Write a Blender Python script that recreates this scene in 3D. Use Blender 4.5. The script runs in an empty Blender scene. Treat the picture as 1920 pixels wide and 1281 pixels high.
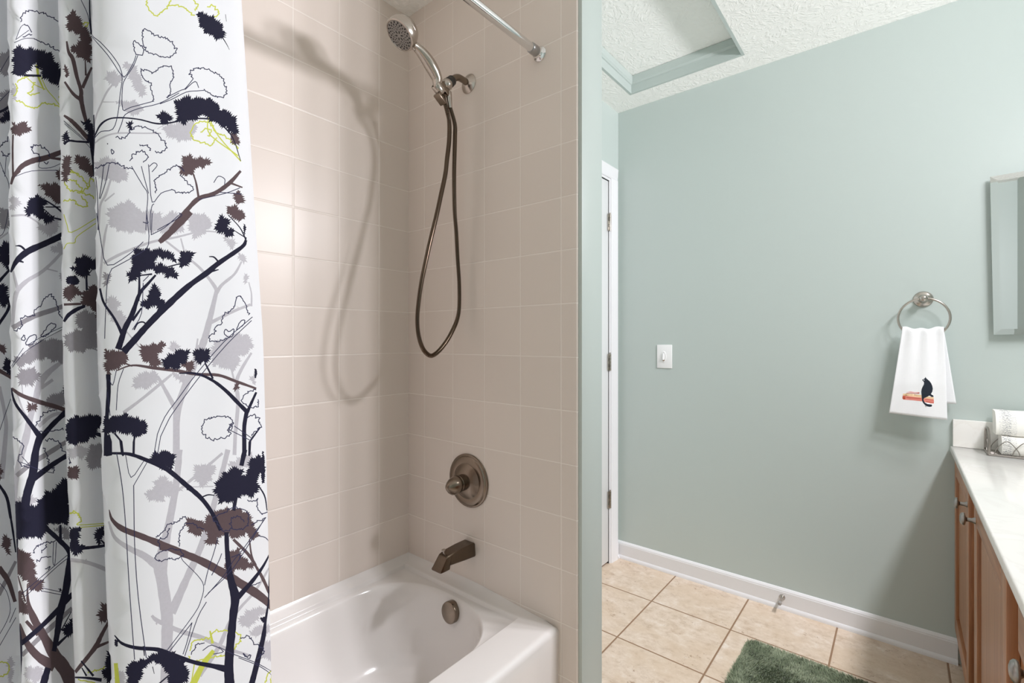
import bpy, bmesh, math, random
import numpy as np
from mathutils import Vector, Matrix, Quaternion
from mathutils.geometry import delaunay_2d_cdt

random.seed(7)
rng = np.random.default_rng(7)
SC = bpy.context.scene
COL = SC.collection
PI = math.pi

# ------------------------------------------------------------------ camera
F_PX, U0, V0 = 889.0, 960.0, 638.0          # focal length and horizon of the 1920x1281 frame
YAW = math.radians(39.4)
CAM_Z = 1.19
cam_data = bpy.data.cameras.new('camera')
cam_data.sensor_fit = 'HORIZONTAL'
cam_data.sensor_width = 36.0
cam_data.lens = F_PX / 1920 * 36.0
cam_data.shift_y = -(640.5 - V0) / 1920
cam_data.clip_start = 0.02
cam = bpy.data.objects.new('camera', cam_data)
cam.location = (0, 0, CAM_Z)
cam.rotation_euler = (PI / 2, 0, YAW - PI / 2)
COL.objects.link(cam)
SC.camera = cam

# ------------------------------------------------------------------ light and exposure
world = bpy.data.worlds.new('world')
SC.world = world
world.use_nodes = True
world.node_tree.nodes['Background'].inputs[0].default_value = (0.9, 0.95, 1.0, 1)
world.node_tree.nodes['Background'].inputs[1].default_value = 0.0
BULB_W = 10.6                                # each bulb of the vanity light
BULB_COLOR = (0.97, 0.955, 1.0)
SC.view_settings.view_transform = 'Standard'
SC.view_settings.look = 'None'
SC.view_settings.gamma = 1.0
SC.view_settings.use_curve_mapping = False
SC.view_settings.exposure = 0.0
SC.cycles.use_denoising = True
SC.cycles.max_bounces = 14
SC.cycles.diffuse_bounces = 10
SC.cycles.glossy_bounces = 6
SC.cycles.sample_clamp_indirect = 8.0

# ------------------------------------------------------------------ helpers: materials
def lin(r, g, b):
    f = lambda c: (c / 255 / 12.92) if c / 255 <= 0.04045 else ((c / 255 + 0.055) / 1.055) ** 2.4
    return (f(r), f(g), f(b), 1.0)

class NT:
    """A little wrapper that strings shader nodes together."""
    def __init__(self, name):
        self.m = bpy.data.materials.new(name)
        self.m.use_nodes = True
        self.t = self.m.node_tree
        self.b = self.t.nodes['Principled BSDF']
    def n(self, kind, **kw):
        x = self.t.nodes.new(kind)
        for k, v in kw.items():
            setattr(x, k, v)
        return x
    def link(self, a, b):
        self.t.links.new(a, b)
    def val(self, sock, v):
        if hasattr(v, 'is_output'):
            self.link(v, sock)
        else:
            sock.default_value = v
    def math(self, op, a, b=0.0, c=0.0, clamp=False):
        x = self.n('ShaderNodeMath', operation=op, use_clamp=clamp)
        self.val(x.inputs[0], a); self.val(x.inputs[1], b); self.val(x.inputs[2], c)
        return x.outputs[0]
    def vmath(self, op, a, b=(0, 0, 0)):
        x = self.n('ShaderNodeVectorMath', operation=op)
        self.val(x.inputs[0], a); self.val(x.inputs[1], b)
        return x.outputs['Value'] if op in ('LENGTH', 'DOT_PRODUCT', 'DISTANCE') else x.outputs[0]
    def mix(self, f, a, b):
        x = self.n('ShaderNodeMix', data_type='RGBA')
        self.val(x.inputs[0], f); self.val(x.inputs[6], a); self.val(x.inputs[7], b)
        return x.outputs[2]
    def coord(self):
        return self.n('ShaderNodeTexCoord').outputs['Object']
    def noise(self, vec, scale, detail=3.0, rough=0.55, dist=0.0):
        x = self.n('ShaderNodeTexNoise')
        self.link(vec, x.inputs['Vector'])
        x.inputs['Scale'].default_value = scale; x.inputs['Detail'].default_value = detail
        x.inputs['Roughness'].default_value = rough; x.inputs['Distortion'].default_value = dist
        return x.outputs['Fac']
    def ramp(self, f, stops):
        x = self.n('ShaderNodeValToRGB')
        e = x.color_ramp.elements
        while len(e) < len(stops): e.new(0.5)
        for k, (p, c) in zip(e, stops):
            k.position = p; k.color = c
        self.link(f, x.inputs[0])
        return x.outputs[0]
    def smooth(self, x, lo, hi, a=0.0, b=1.0):
        k = self.n('ShaderNodeMapRange', interpolation_type='SMOOTHSTEP')
        self.val(k.inputs[0], x)
        for i, v in enumerate((lo, hi, a, b)): k.inputs[i + 1].default_value = v
        return k.outputs[0]
    def bump(self, h, strength, dist):
        x = self.n('ShaderNodeBump')
        x.inputs['Strength'].default_value = strength; x.inputs['Distance'].default_value = dist
        self.link(h, x.inputs['Height'])
        self.link(x.outputs[0], self.b.inputs['Normal'])
    def base(self, c, rough=0.5, metal=0.0, spec=0.5):
        self.val(self.b.inputs['Base Color'], c)
        self.val(self.b.inputs['Roughness'], rough)
        self.b.inputs['Metallic'].default_value = metal
        self.b.inputs['Specular IOR Level'].default_value = spec
        return self

def plain(name, c, rough=0.5, metal=0.0, spec=0.5, wob=0.04, scale=30.0):
    """A solid procedural material with a faint tonal variation."""
    k = NT(name)
    d = tuple(min(1, x * (1 + wob)) for x in c[:3]) + (1,)
    e = tuple(x * (1 - wob) for x in c[:3]) + (1,)
    k.base(k.mix(k.noise(k.coord(), scale), e, d), rough, metal, spec)
    return k.m

def paint(name, c, rough=0.45, bump=0.12):
    k = NT(name)
    co = k.coord()
    k.base(c, rough, 0, 0.4)
    k.bump(k.noise(co, 260, 2), bump, 0.001)
    return k.m

def axis(k, co, i):
    s = k.n('ShaderNodeSeparateXYZ'); k.link(co, s.inputs[0]); return s.outputs[i]

def joint_dist(k, c, origin, pitch):
    f = k.math('FRACT', k.math('DIVIDE', k.math('SUBTRACT', c, origin), pitch))
    return k.math('MULTIPLY', k.math('MINIMUM', f, k.math('SUBTRACT', 1.0, f)), pitch)

def wall_tile(name, ax, o_h, p_h):
    k = NT(name)
    co = k.coord()
    h, z = axis(k, co, ax), axis(k, co, 2)
    d = k.math('MINIMUM', joint_dist(k, h, o_h, p_h), joint_dist(k, z, 1.141, 0.1556))
    m = k.smooth(d, 0.0008, 0.0018)
    cell = k.n('ShaderNodeCombineXYZ')
    k.link(k.math('FLOOR', k.math('DIVIDE', k.math('SUBTRACT', h, o_h), p_h)), cell.inputs[0])
    k.link(k.math('FLOOR', k.math('DIVIDE', k.math('SUBTRACT', z, 1.141), 0.1556)), cell.inputs[1])
    w = k.n('ShaderNodeTexWhiteNoise', noise_dimensions='3D'); k.link(cell.outputs[0], w.inputs[0])
    tile = k.mix(w.outputs[0], lin(219, 209, 201), lin(223, 213, 205))
    k.base(k.mix(m, lin(236, 229, 222), tile), k.math('ADD', 0.45, k.math('MULTIPLY', m, -0.115)), 0, 0.28)
    wav = k.math('MULTIPLY', k.noise(co, 7, 2), 0.12)
    k.bump(k.math('ADD', k.smooth(d, 0.0005, 0.0042), wav), 0.55, 0.0012)
    return k.m

# ------------------------------------------------------------------ helpers: objects
ROOT = {}
def link(o, parent=None):
    COL.objects.link(o)
    if parent is not None:
        o.parent = parent
    return o

def tag(o, label=None, cat=None, group=None, kind=None):
    if label: o['label'] = label
    if cat: o['category'] = cat
    if group: o['group'] = group
    if kind: o['kind'] = kind
    return o

def thing(name, label, cat, loc=(0, 0, 0), group=None):
    o = bpy.data.objects.new(name, None)
    o.empty_display_size = 0.05
    o.location = loc
    link(o)
    ROOT[o.name] = Vector(loc)
    return tag(o, label, cat, group)

def obj(name, bm, mats, parent=None, smooth=True, angle=40, label=None):
    """Link a bmesh built in world coordinates as one mesh object."""
    me = bpy.data.meshes.new(name)
    off = ROOT.get(parent.name, Vector()) if parent is not None else Vector()
    if off.length:
        bmesh.ops.translate(bm, verts=bm.verts, vec=-off)
    bmesh.ops.recalc_face_normals(bm, faces=bm.faces)
    bm.to_mesh(me); bm.free()
    for m in (mats if isinstance(mats, (list, tuple)) else [mats]):
        me.materials.append(m)
    if smooth:
        me.shade_smooth()
        me.set_sharp_from_angle(angle=math.radians(angle))
    o = bpy.data.objects.new(name, me)
    link(o, parent)
    if parent is not None:
        ROOT[o.name] = off
    if label: o['label'] = label
    return o

def struct(name, bm, m, **kw):
    o = obj(name, bm, m, **kw)
    o['kind'] = 'structure'
    return o

def B():
    return bmesh.new()

def add_box(bm, lo, hi, bevel=0.0, seg=2, mat=None):
    r = bmesh.ops.create_cube(bm, size=1.0)
    vs = r['verts']
    c = [(a + b) / 2 for a, b in zip(lo, hi)]; s = [b - a for a, b in zip(lo, hi)]
    for v in vs:
        v.co = Vector((c[0] + v.co.x * s[0], c[1] + v.co.y * s[1], c[2] + v.co.z * s[2]))
    if bevel > 0:
        es = list({e for v in vs for e in v.link_edges})
        r = bmesh.ops.bevel(bm, geom=es, offset=bevel, segments=seg, profile=0.5, affect='EDGES')
        vs = list({v for f in r['faces'] for v in f.verts} | {v for v in vs if v.is_valid})
    if mat is not None:
        bmesh.ops.transform(bm, matrix=mat, verts=vs)
    return vs

def box(lo, hi, bevel=0.0, seg=2):
    bm = B(); add_box(bm, lo, hi, bevel, seg); return bm

def frame_at(p, direction):
    d = Vector(direction).normalized()
    return Matrix.Translation(p) @ d.to_track_quat('Z', 'Y').to_matrix().to_4x4()

def add_lathe(bm, prof, M=None, n=32, cap=True):
    """Turn (radius, height) pairs about local Z."""
    rings = []
    for r, z in prof:
        if r < 1e-6:
            rings.append([bm.verts.new((0, 0, z))])
        else:
            rings.append([bm.verts.new((r * math.cos(2 * PI * i / n), r * math.sin(2 * PI * i / n), z)) for i in range(n)])
    for a, b in zip(rings, rings[1:]):
        for i in range(n):
            j = (i + 1) % n
            q = [a[i % len(a)], a[j % len(a)], b[j % len(b)], b[i % len(b)]]
            u = []
            for v in q:
                if v not in u: u.append(v)
            if len(u) > 2: bm.faces.new(u)
    if cap:
        for r in (rings[0], rings[-1]):
            if len(r) > 2: bm.faces.new(r)
    if M is not None:
        bmesh.ops.transform(bm, matrix=M, verts=[v for r in rings for v in r])
    return bm

def lathe(prof, p=(0, 0, 0), d=(0, 0, 1), n=32, cap=True):
    return add_lathe(B(), prof, frame_at(p, d), n, cap)

def catmull(pts, per=8):
    P = [np.array(p, float) for p in pts]
    P = [2 * P[0] - P[1]] + P + [2 * P[-1] - P[-2]]
    out = []
    for i in range(1, len(P) - 2):
        for k in range(per):
            t = k / per
            a, b, c, d = P[i - 1:i + 3]
            out.append(0.5 * (2 * b + (c - a) * t + (2 * a - 5 * b + 4 * c - d) * t * t + (3 * b - a - 3 * c + d) * t ** 3))
    out.append(P[-2])
    return out

def add_tube(bm, pts, rad, n=10, closed=False, caps=True):
    """Sweep a circle along points; rad is a number or one per point."""
    P = [Vector(p) for p in pts]
    N = len(P)
    R = [rad] * N if not hasattr(rad, '__len__') else list(rad)
    T = []
    for i in range(N):
        a, b = (P[(i - 1) % N], P[(i + 1) % N]) if closed else (P[max(i - 1, 0)], P[min(i + 1, N - 1)])
        T.append((b - a).normalized())
    up = Vector((0, 0, 1)) if abs(T[0].z) < 0.9 else Vector((1, 0, 0))
    x = T[0].cross(up).normalized()
    rings = []
    for i in range(N):
        x = (x - T[i] * x.dot(T[i])).normalized()
        y = T[i].cross(x)
        rings.append([bm.verts.new(P[i] + (x * math.cos(2 * PI * k / n) + y * math.sin(2 * PI * k / n)) * R[i]) for k in range(n)])
    pairs = list(zip(rings, rings[1:])) + ([(rings[-1], rings[0])] if closed else [])
    for a, b in pairs:
        for k in range(n):
            bm.faces.new((a[k], a[(k + 1) % n], b[(k + 1) % n], b[k]))
    if caps and not closed:
        bm.faces.new(rings[0][::-1]); bm.faces.new(rings[-1])
    return bm

def tube(pts, rad, n=10, closed=False):
    return add_tube(B(), pts, rad, n, closed)

def add_prism(bm, pts, axis_i, a, b, bevel=0.0):
    """Extrude a 2-D outline along one axis between a and b."""
    def at(p, h):
        q = list(p); q.insert(axis_i, h); return Vector(q)
    lo = [bm.verts.new(at(p, a)) for p in pts]; hi = [bm.verts.new(at(p, b)) for p in pts]
    n = len(pts)
    fs = [bm.faces.new(lo), bm.faces.new(hi)]
    for i in range(n):
        fs.append(bm.faces.new((lo[i], lo[(i + 1) % n], hi[(i + 1) % n], hi[i])))
    if bevel:
        bmesh.ops.bevel(bm, geom=list({e for f in fs for e in f.edges}), offset=bevel, segments=2, profile=0.5, affect='EDGES')
    return bm

def prism(pts, axis_i, a, b, bevel=0.0):
    return add_prism(B(), pts, axis_i, a, b, bevel)

def dup(o, loc, label=None):
    r = o.copy(); COL.objects.link(r); r.location = loc
    if label: r['label'] = label
    for ch in o.children:
        c = ch.copy(); COL.objects.link(c); c.parent = r
        for g in ch.children:
            d = g.copy(); COL.objects.link(d); d.parent = c
    return r

# ------------------------------------------------------------------ materials
M = {}
M['green'] = paint('green_wall_paint', lin(186, 196, 192))
M['trim_white'] = plain('white_trim_paint', lin(226, 226, 228), 0.3, wob=0.01)
M['door_white'] = plain('white_door_paint', lin(224, 226, 226), 0.35, wob=0.01)
M['tile_back'] = wall_tile('beige_tile_back', 0, 0.713, 0.1575)
M['tile_end'] = wall_tile('beige_tile_end', 1, 0.7695, 0.1520)
M['tub'] = plain('white_tub_enamel', lin(225, 222, 220), 0.16, wob=0.005)
M['nickel'] = plain('brushed_nickel', (0.50, 0.455, 0.41, 1), 0.22, 1.0, wob=0.06, scale=200)
M['dark_nickel'] = plain('dim_reflection_nickel', (0.235, 0.19, 0.15, 1), 0.24, 1.0, wob=0.10, scale=160)  # brushed nickel, the dim surroundings it mirrors darkened into the base colour
M['spout'] = plain('dark_reflection_nickel', (0.145, 0.112, 0.084, 1), 0.27, 1.0, wob=0.12, scale=160)  # nickel with its dark brown reflections painted into the base colour
M['hose'] = plain('hose_metal', (0.17, 0.128, 0.095, 1), 0.2, 1.0)
M['chrome'] = plain('chrome', (0.80, 0.80, 0.80, 1), 0.10, 1.0, wob=0.01)
M['black_rubber'] = plain('black_rubber', (0.02, 0.018, 0.016, 1), 0.5)
M['pewter'] = plain('pewter_knob', (0.33, 0.31, 0.29, 1), 0.33, 1.0, wob=0.1)
M['switch'] = plain('switch_plastic', lin(240, 240, 240), 0.3, wob=0.01)
M['dark'] = plain('slot_shade_dark', lin(48, 44, 40), 0.8)

def counter_mat():
    k = NT('cultured_marble')
    co = k.coord()
    f = k.noise(co, 5.0, 6, 0.6, 2.2)
    c = k.ramp(f, [(0.0, lin(238, 236, 232)), (0.47, lin(238, 236, 231)), (0.53, lin(234, 231, 226)), (0.58, lin(239, 237, 233)), (1.0, lin(238, 235, 231))])
    k.base(c, 0.14, 0, 0.5)
    return k.m
M['counter'] = counter_mat()

def oak_mat(name, ax):
    k = NT(name)
    co = k.coord()
    s = k.n('ShaderNodeMapping'); k.link(co, s.inputs[0])
    sc = [60.0, 60.0, 60.0]; sc[ax] = 2.2
    s.inputs['Scale'].default_value = sc
    f = k.noise(s.outputs[0], 1.0, 5, 0.6, 0.5)
    g = k.noise(s.outputs[0], 4.0, 3, 0.6)
    c = k.ramp(f, [(0.25, lin(130, 84, 54)), (0.45, lin(154, 105, 71)), (0.6, lin(168, 119, 83)), (0.8, lin(143, 95, 63))])
    k.base(k.mix(k.smooth(g, 0.60, 0.72, 0, 0.35), c, lin(120, 76, 50)), 0.36, 0, 0.45)
    k.bump(g, 0.12, 0.0008)
    return k.m
M['oak_v'] = oak_mat('oak_upright_grain', 2)
M['oak_h'] = oak_mat('oak_level_grain', 0)

def floor_mat():
    k = NT('travertine_floor_tile')
    co = k.coord()
    x, y = axis(k, co, 0), axis(k, co, 1)
    P = 0.3375; ox, oy = 2.074, 0.543
    d = k.math('MINIMUM', joint_dist(k, x, ox, P), joint_dist(k, y, oy, P))
    m = k.smooth(d, 0.0026, 0.0036)
    cell = k.n('ShaderNodeCombineXYZ')
    k.link(k.math('FLOOR', k.math('DIVIDE', k.math('SUBTRACT', x, ox), P)), cell.inputs[0])
    k.link(k.math('FLOOR', k.math('DIVIDE', k.math('SUBTRACT', y, oy), P)), cell.inputs[1])
    w = k.n('ShaderNodeTexWhiteNoise', noise_dimensions='3D'); k.link(cell.outputs[0], w.inputs[0])
    v = k.vmath('ADD', co, k.vmath('MULTIPLY', w.outputs['Color'], (7.0, 7.0, 7.0)))
    sx = k.vmath('MULTIPLY', v, (1.25, 0.9, 1.0))
    f0 = k.noise(sx, 6.0, 2, 0.5, 0.3)
    f1 = k.noise(sx, 24.0, 6, 0.72, 0.25)
    f2 = k.noise(sx, 70.0, 4, 0.7, 0.6)
    c = k.ramp(f1, [(0.30, lin(182, 160, 138)), (0.45, lin(203, 185, 166)), (0.58, lin(213, 197, 180)), (0.74, lin(224, 215, 205))])
    c = k.mix(k.smooth(f0, 0.42, 0.62, 0, 0.5), c, lin(201, 180, 156))
    pits = k.math('MULTIPLY', k.smooth(f2, 0.57, 0.70), k.smooth(k.noise(sx, 11.0, 3, 0.6, 0.5), 0.48, 0.62))
    c = k.mix(k.math('MULTIPLY', pits, 0.95), c, lin(142, 114, 90))
    c = k.mix(k.math('MULTIPLY', k.smooth(f2, 0.36, 0.24), 0.6), c, lin(236, 230, 220))
    k.base(k.mix(m, lin(140, 112, 88), c), k.math('ADD', 0.7, k.math('MULTIPLY', m, -0.35)), 0, 0.4)
    k.bump(k.math('ADD', k.smooth(d, 0.0022, 0.006), k.math('MULTIPLY', pits, -0.2)), 0.5, 0.0018)
    return k.m
M['floor'] = floor_mat()

def ceiling_mat():
    """White stomped plaster: strokes fan out of scattered centres."""
    k = NT('stomped_ceiling')
    co = k.coord()
    wob = k.n('ShaderNodeTexNoise'); k.link(co, wob.inputs['Vector']); wob.inputs['Scale'].default_value = 9
    v = k.vmath('ADD', co, k.vmath('MULTIPLY', wob.outputs['Color'], (0.06, 0.06, 0.0)))
    hs = []
    for off in ((0, 0, 0), (0.43, 0.77, 0)):
        vv = k.vmath('ADD', v, off)
        vo = k.n('ShaderNodeTexVoronoi', voronoi_dimensions='2D'); vo.inputs['Scale'].default_value = 4.6
        k.link(vv, vo.inputs['Vector'])
        # the position output is in input space
        dv = k.vmath('SUBTRACT', vv, vo.outputs['Position'])
        s = k.n('ShaderNodeSeparateXYZ'); k.link(dv, s.inputs[0])
        ang = k.math('ARCTAN2', s.outputs[1], s.outputs[0])
        c = k.n('ShaderNodeCombineXYZ')
        k.link(k.math('MULTIPLY', ang, 4.2), c.inputs[0])
        k.link(k.math('MULTIPLY', vo.outputs['Distance'], 5.5), c.inputs[1])
        k.link(k.vmath('LENGTH', vo.outputs['Color']), c.inputs[2])
        n = k.noise(c.outputs[0], 1.6, 2, 0.5, 0.3)
        hs.append(k.smooth(n, 0.52, 0.66))
    h = k.math('ADD', k.math('MAXIMUM', hs[0], hs[1]), k.math('MULTIPLY', k.noise(co, 55, 3), 0.35))
    k.base(lin(247, 247, 243), 0.8, 0, 0.2)
    k.bump(h, 0.38, 0.004)
    return k.m
M['ceiling'] = ceiling_mat()

M['mirror'] = plain('silvered_glass', (0.78, 0.795, 0.79, 1), 0.015, 1.0, wob=0.0)
# ------------------------------------------------------------------ the setting
XP, XQ = 1.163, 1.288          # partition: tiled face and hall face
YB = 1.473                     # tiled wall behind the tub
YF = 0.703                     # partition front
XG = 2.388                     # green wall
YD = 1.205                     # door wall
YV = -0.70                     # wall behind the vanity
XL = -0.65                     # wall at the left
XE = -0.361                    # far end of the tub
ZC = 2.44
struct('floor', box((XL - .1, YV - .1, -.05), (XG + .1, YB + .1, 0)), M['floor'], smooth=False)

HX0, HX1, HY0, HY1 = 1.49, 2.24, 0.542, 1.058     # attic hatch
bm = B()
for lo, hi in (((XL - .1, YV - .1), (HX0, YB + .1)), ((HX1, YV - .1), (XG + .1, YB + .1)), ((HX0, YV - .1), (HX1, HY0)), ((HX0, HY1), (HX1, YB + .1))):
    add_box(bm, lo + (ZC,), hi + (ZC + .016,))
struct('ceiling', bm, M['ceiling'], smooth=False)

struct('wall_back', box((XE - .12, YB, 0), (XP + .125, YB + .1, ZC)), M['tile_back'], smooth=False)
# partition core, and the tile slab with its rounded outer edge
struct('wall_partition', box((XP + .007, YF, 0), (XQ, YB, ZC), .003), M['green'])
struct('wall_partition_tile', prism([(XP, YB), (XP, .7195), (XP + .0008, .7168), (XP + .003, .7152), (XP + .007, .715), (XP + .007, YB)], 2, 0, ZC), M['tile_end'])
struct('wall_right', box((XG, YV - .1, 0), (XG + .1, YD + .1, ZC)), M['green'], smooth=False)
DX0, DX1, DZ = 1.515, 2.279, 2.04            # door opening
bm = B()
add_box(bm, (DX1, YD, 0), (XG, YD + .1, ZC)); add_box(bm, (XQ, YD, 0), (DX0, YD + .1, ZC)); add_box(bm, (DX0, YD, DZ), (DX1, YD + .1, ZC))
struct('wall_far', bm, M['green'], smooth=False)
struct('wall_front', box((XL - .1, YV - .1, 0), (XG, YV, ZC)), M['green'], smooth=False)
struct('wall_left', box((XL - .1, YV, 0), (XL, YF, ZC)), M['green'], smooth=False)
struct('wall_tub_end', box((XL, YF, 0), (XE, YB, ZC)), M['tile_end'], smooth=False)

# baseboards: profile of board, cap and shoe
def base_profile(x, s):
    # (distance from the wall, height) polygon, s = direction away from the wall
    p = [(0, 0), (.017, 0), (.017, .008), (.0145, .015), (.012, .0185), (.011, .019), (.011, .076), (.0095, .079), (.0095, .082), (.007, .0865), (.0035, .091), (.0, .092)]
    return [(x + s * a, z) for a, z in p]
struct('baseboard_right', prism(base_profile(XG, -1), 1, -.16, YD - .0005), M['trim_white'], angle=25)
bm = B(); add_prism(bm, base_profile(YD, -1), 0, 2.3595, XG - .0172)
struct('baseboard_far', bm, M['trim_white'], angle=25)
struct('baseboard_front', prism(base_profile(YV, 1), 0, XL, .78), M['trim_white'], angle=25)
struct('baseboard_left', prism(base_profile(XL, 1), 1, YV + .018, YF), M['trim_white'], angle=25)

# door casing, jamb and stop
def casing_pts():
    return [(0, 0), (0, -.009), (.006, -.012), (.016, -.0115), (.022, -.0135), (.060, -.017), (.064, -.0155), (.066, -.012), (.066, 0)]
bm = B()
for sx, x0 in ((1, DX1 + .012), (-1, DX0 - .012)):
    vs0 = len(bm.verts)
    add_prism(bm, [(x0 + sx * a, YD + y) for a, y in casing_pts()], 2, 0, DZ + .012)
# head casing with the same moulding
add_prism(bm, [(YD + y, DZ + .012 + a) for a, y in casing_pts()], 0, DX0 - .078, DX1 + .078)
struct('trim_1', bm, M['trim_white'], angle=25)
bm = B()
add_box(bm, (DX1, YD - .004, 0), (DX1 + .012, YD + .1, DZ + .012)); add_box(bm, (DX0 - .012, YD - .004, 0), (DX0, YD + .1, DZ + .012))
add_box(bm, (DX0, YD - .004, DZ), (DX1, YD + .1, DZ + .012))
add_box(bm, (DX1 - .012, YD + .038, 0), (DX1, YD + .07, DZ)); add_box(bm, (DX0, YD + .038, 0), (DX0 + .012, YD + .07, DZ))
struct('trim_2', bm, M['trim_white'], smooth=False)

door = thing('door_1', 'white hinged door closed in its casing beside the green wall', 'door', (DX1, YD, 0))
door['kind'] = 'structure'
bm = B()
DS0, DS1 = DX0 + .003, DX1 - .003
add_box(bm, (DS0, YD + .001, .012), (DS1, YD + .036, DZ - .004), .0015)
obj('door_slab', bm, M['door_white'], door)
bm = B()
for x0, x1, z0, z1 in ((DS0 + .11, DS0 + .34, .25, .95), (DS1 - .34, DS1 - .11, .25, .95), (DS0 + .11, DS0 + .34, 1.1, 1.9), (DS1 - .34, DS1 - .11, 1.1, 1.9)):
    add_box(bm, (x0, YD - .003, z0), (x1, YD + .004, z1), .003)
obj('door_panel_moulding', bm, M['door_white'], door)
for zc in (1.816, 1.073, .342):
    bm = B()
    add_box(bm, (DX1 - .017, YD - .0055, zc - .0445), (DX1 - .002, YD - .001, zc + .0445), .0008)
    for q in range(5):
        add_lathe(bm, [(.0062, 0), (.0062, .0168)], Matrix.Translation((DX1 + .001, YD - .0075, zc - .0445 + q * .0178)), 14)
    add_lathe(bm, [(.0, .0), (.004, .001), (.005, .005), (.004, .007)], Matrix.Translation((DX1 + .001, YD - .0075, zc + .0445)), 12)
    h = obj('hinge', bm, M['nickel'], door)
    bm = B()
    for dz in (-.019, .017):
        add_box(bm, (DX1 - .013, YD - .0062, zc + dz - .009), (DX1 - .0075, YD - .0052, zc + dz + .009), .0004)
    obj('hinge_slot_shade', bm, M['dark'], h)  # raised strips, the shade inside the slots painted as dark colour

# attic hatch: painted frame with a stepped stop, textured panel above
bm = B()
t = .012
add_box(bm, (HX1 - .0002, HY0, ZC - .0005), (HX1 + t, HY1, ZC + .115)); add_box(bm, (HX0 - t, HY0, ZC - .0005), (HX0 + .0002, HY1, ZC + .115))
add_box(bm, (HX0 - t, HY1 - .0002, ZC - .0005), (HX1 + t, HY1 + t, ZC + .115)); add_box(bm, (HX0 - t, HY0 - t, ZC - .0005), (HX1 + t, HY0 + .0002, ZC + .115))
struct('trim_3', bm, M['green'], smooth=False)
bm = B()
prof = [(0, .040), (.005, .042), (.007, .046), (.011, .050), (.011, .082), (0, .082)]
add_prism(bm, [(HX1 - a, ZC + z) for a, z in prof], 1, HY0, HY1)
add_prism(bm, [(HX0 + a, ZC + z) for a, z in prof], 1, HY0, HY1)
add_prism(bm, [(HY1 - a, ZC + z) for a, z in prof], 0, HX0, HX1)
add_prism(bm, [(HY0 + a, ZC + z) for a, z in prof], 0, HX0, HX1)
struct('trim_4', bm, M['green'], angle=25)
hp = obj('attic_hatch_panel', box((HX0 + .002, HY0 + .002, ZC + .0835), (HX1 - .002, HY1 - .002, ZC + .10)), M['ceiling'], smooth=False)
tag(hp, 'white textured attic hatch panel resting in a green painted frame in the ceiling', 'hatch')

# ------------------------------------------------------------------ bathtub
tub = thing('bathtub', 'white alcove bathtub with a rounded basin against beige tile', 'bathtub', (.4, 1.12, 0))
def tub_loops():
    NE, NS = 40, 24            # points per end cap, per straight side
    Yc, hw, xe1, xe0, a = 1.1725, .2655, 1.106, -.27, .24
    def rect(x0, x1, y0, y1, xc1, xc0):
        def cap(xc, xk):
            # front side point -> corner -> corner -> back side point
            o = []
            n1, n2 = 12, NE - 24
            for i in range(n1): o.append((xc + (xk - xc) * i / n1, y0))
            for i in range(n2): o.append((xk, y0 + (y1 - y0) * i / n2))
            for i in range(n1 + 1): o.append((xk + (xc - xk) * i / n1, y1))
            return o
        L = cap(xc1, x1)
        for i in range(1, NS): L.append((xc1 + (xc0 - xc1) * i / NS, y1))
        L += cap(xc0, x0)[::-1]
        for i in range(1, NS): L.append((xc0 + (xc1 - xc0) * i / NS, y0))
        return L
    xc1, xc0 = xe1 - a, xe0 + .30
    def basin(ins):
        h = hw - ins
        n = 2.45
        def cap(xc, ax):
            o = []
            for i in range(NE + 1):
                th = -PI / 2 + PI * i / NE
                c, s = math.cos(th), math.sin(th)
                o.append((xc + ax * abs(c) ** (2 / n), Yc + h * (1 if s > 0 else -1) * abs(s) ** (2 / n)))
            return o
        L = cap(xc1, a - ins * .8)
        for i in range(1, NS): L.append((xc1 + (xc0 - xc1) * i / NS, Yc + h))
        L += cap(xc0, -(.30 - ins * 1.3))[::-1]
        for i in range(1, NS): L.append((xc0 + (xc1 - xc0) * i / NS, Yc - h))
        return L
    x0, x1, y0, y1 = XE, XP - .0005, .777, YB - .0005
    R = lambda i, fr=0: rect(x0 + i, x1 - i, y0 + i + fr, y1 - i, xc1, xc0)
    rows = []
    rows.append((rect(x0, x1, y0 + .012, y1, xc1, xc0), 0.0))
    rows.append((rect(x0, x1, y0 + .012, y1, xc1, xc0), 0.03))
    rows.append((rect(x0, x1, y0 + .004, y1, xc1, xc0), 0.05))
    rows.append((rect(x0, x1, y0 + .001, y1, xc1, xc0), 0.30))
    for i, z in ((0, .332), (.0012, .3395), (.0045, .3455), (.010, .3488), (.0155, .3498), (.0205, .3496)):
        rows.append((R(i), z))
    ix0, ix1, iy0, iy1 = XE + .06, 1.124, .901, 1.4455
    I = lambda i: rect(ix0 + i, ix1 - i, iy0 + i * .8, iy1 - i * .6, xc1, xc0)
    for i, z in ((-.006, .3475), (-.0015, .3468), (.0005, .3450), (.0030, .3350), (.0055, .3330)):
        rows.append((I(i), z))
    for ins, z in ((-.0015, .3322), (.0015, .3312), (.005, .3285), (.009, .324), (.014, .315), (.020, .285), (.029, .235), (.040, .180), (.055, .125), (.075, .090), (.105, .070), (.15, .060), (.20, .057), (.24, .056)):
        rows.append((basin(ins), z))
    return rows
def wall_lip(x, y, z):
    """The deck sweeps up where it meets the tiled walls."""
    if z < .3315: return 0
    d = min(YB - y, XP - x, x - XE)
    k = max(0, 1 - d / .026)
    e = min(1, max(0, (y - .80) / .35)); e = e * e * (3 - 2 * e)
    f = min(1, max(0, (y - .79) / .03))
    return .021 * k * k * e + (max(0, .350 - z) * f if d < .018 else 0)
bm = B()
rings = []
for L, z in tub_loops():
    rings.append([bm.verts.new((x, y, z + wall_lip(x, y, z))) for x, y in L])
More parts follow.
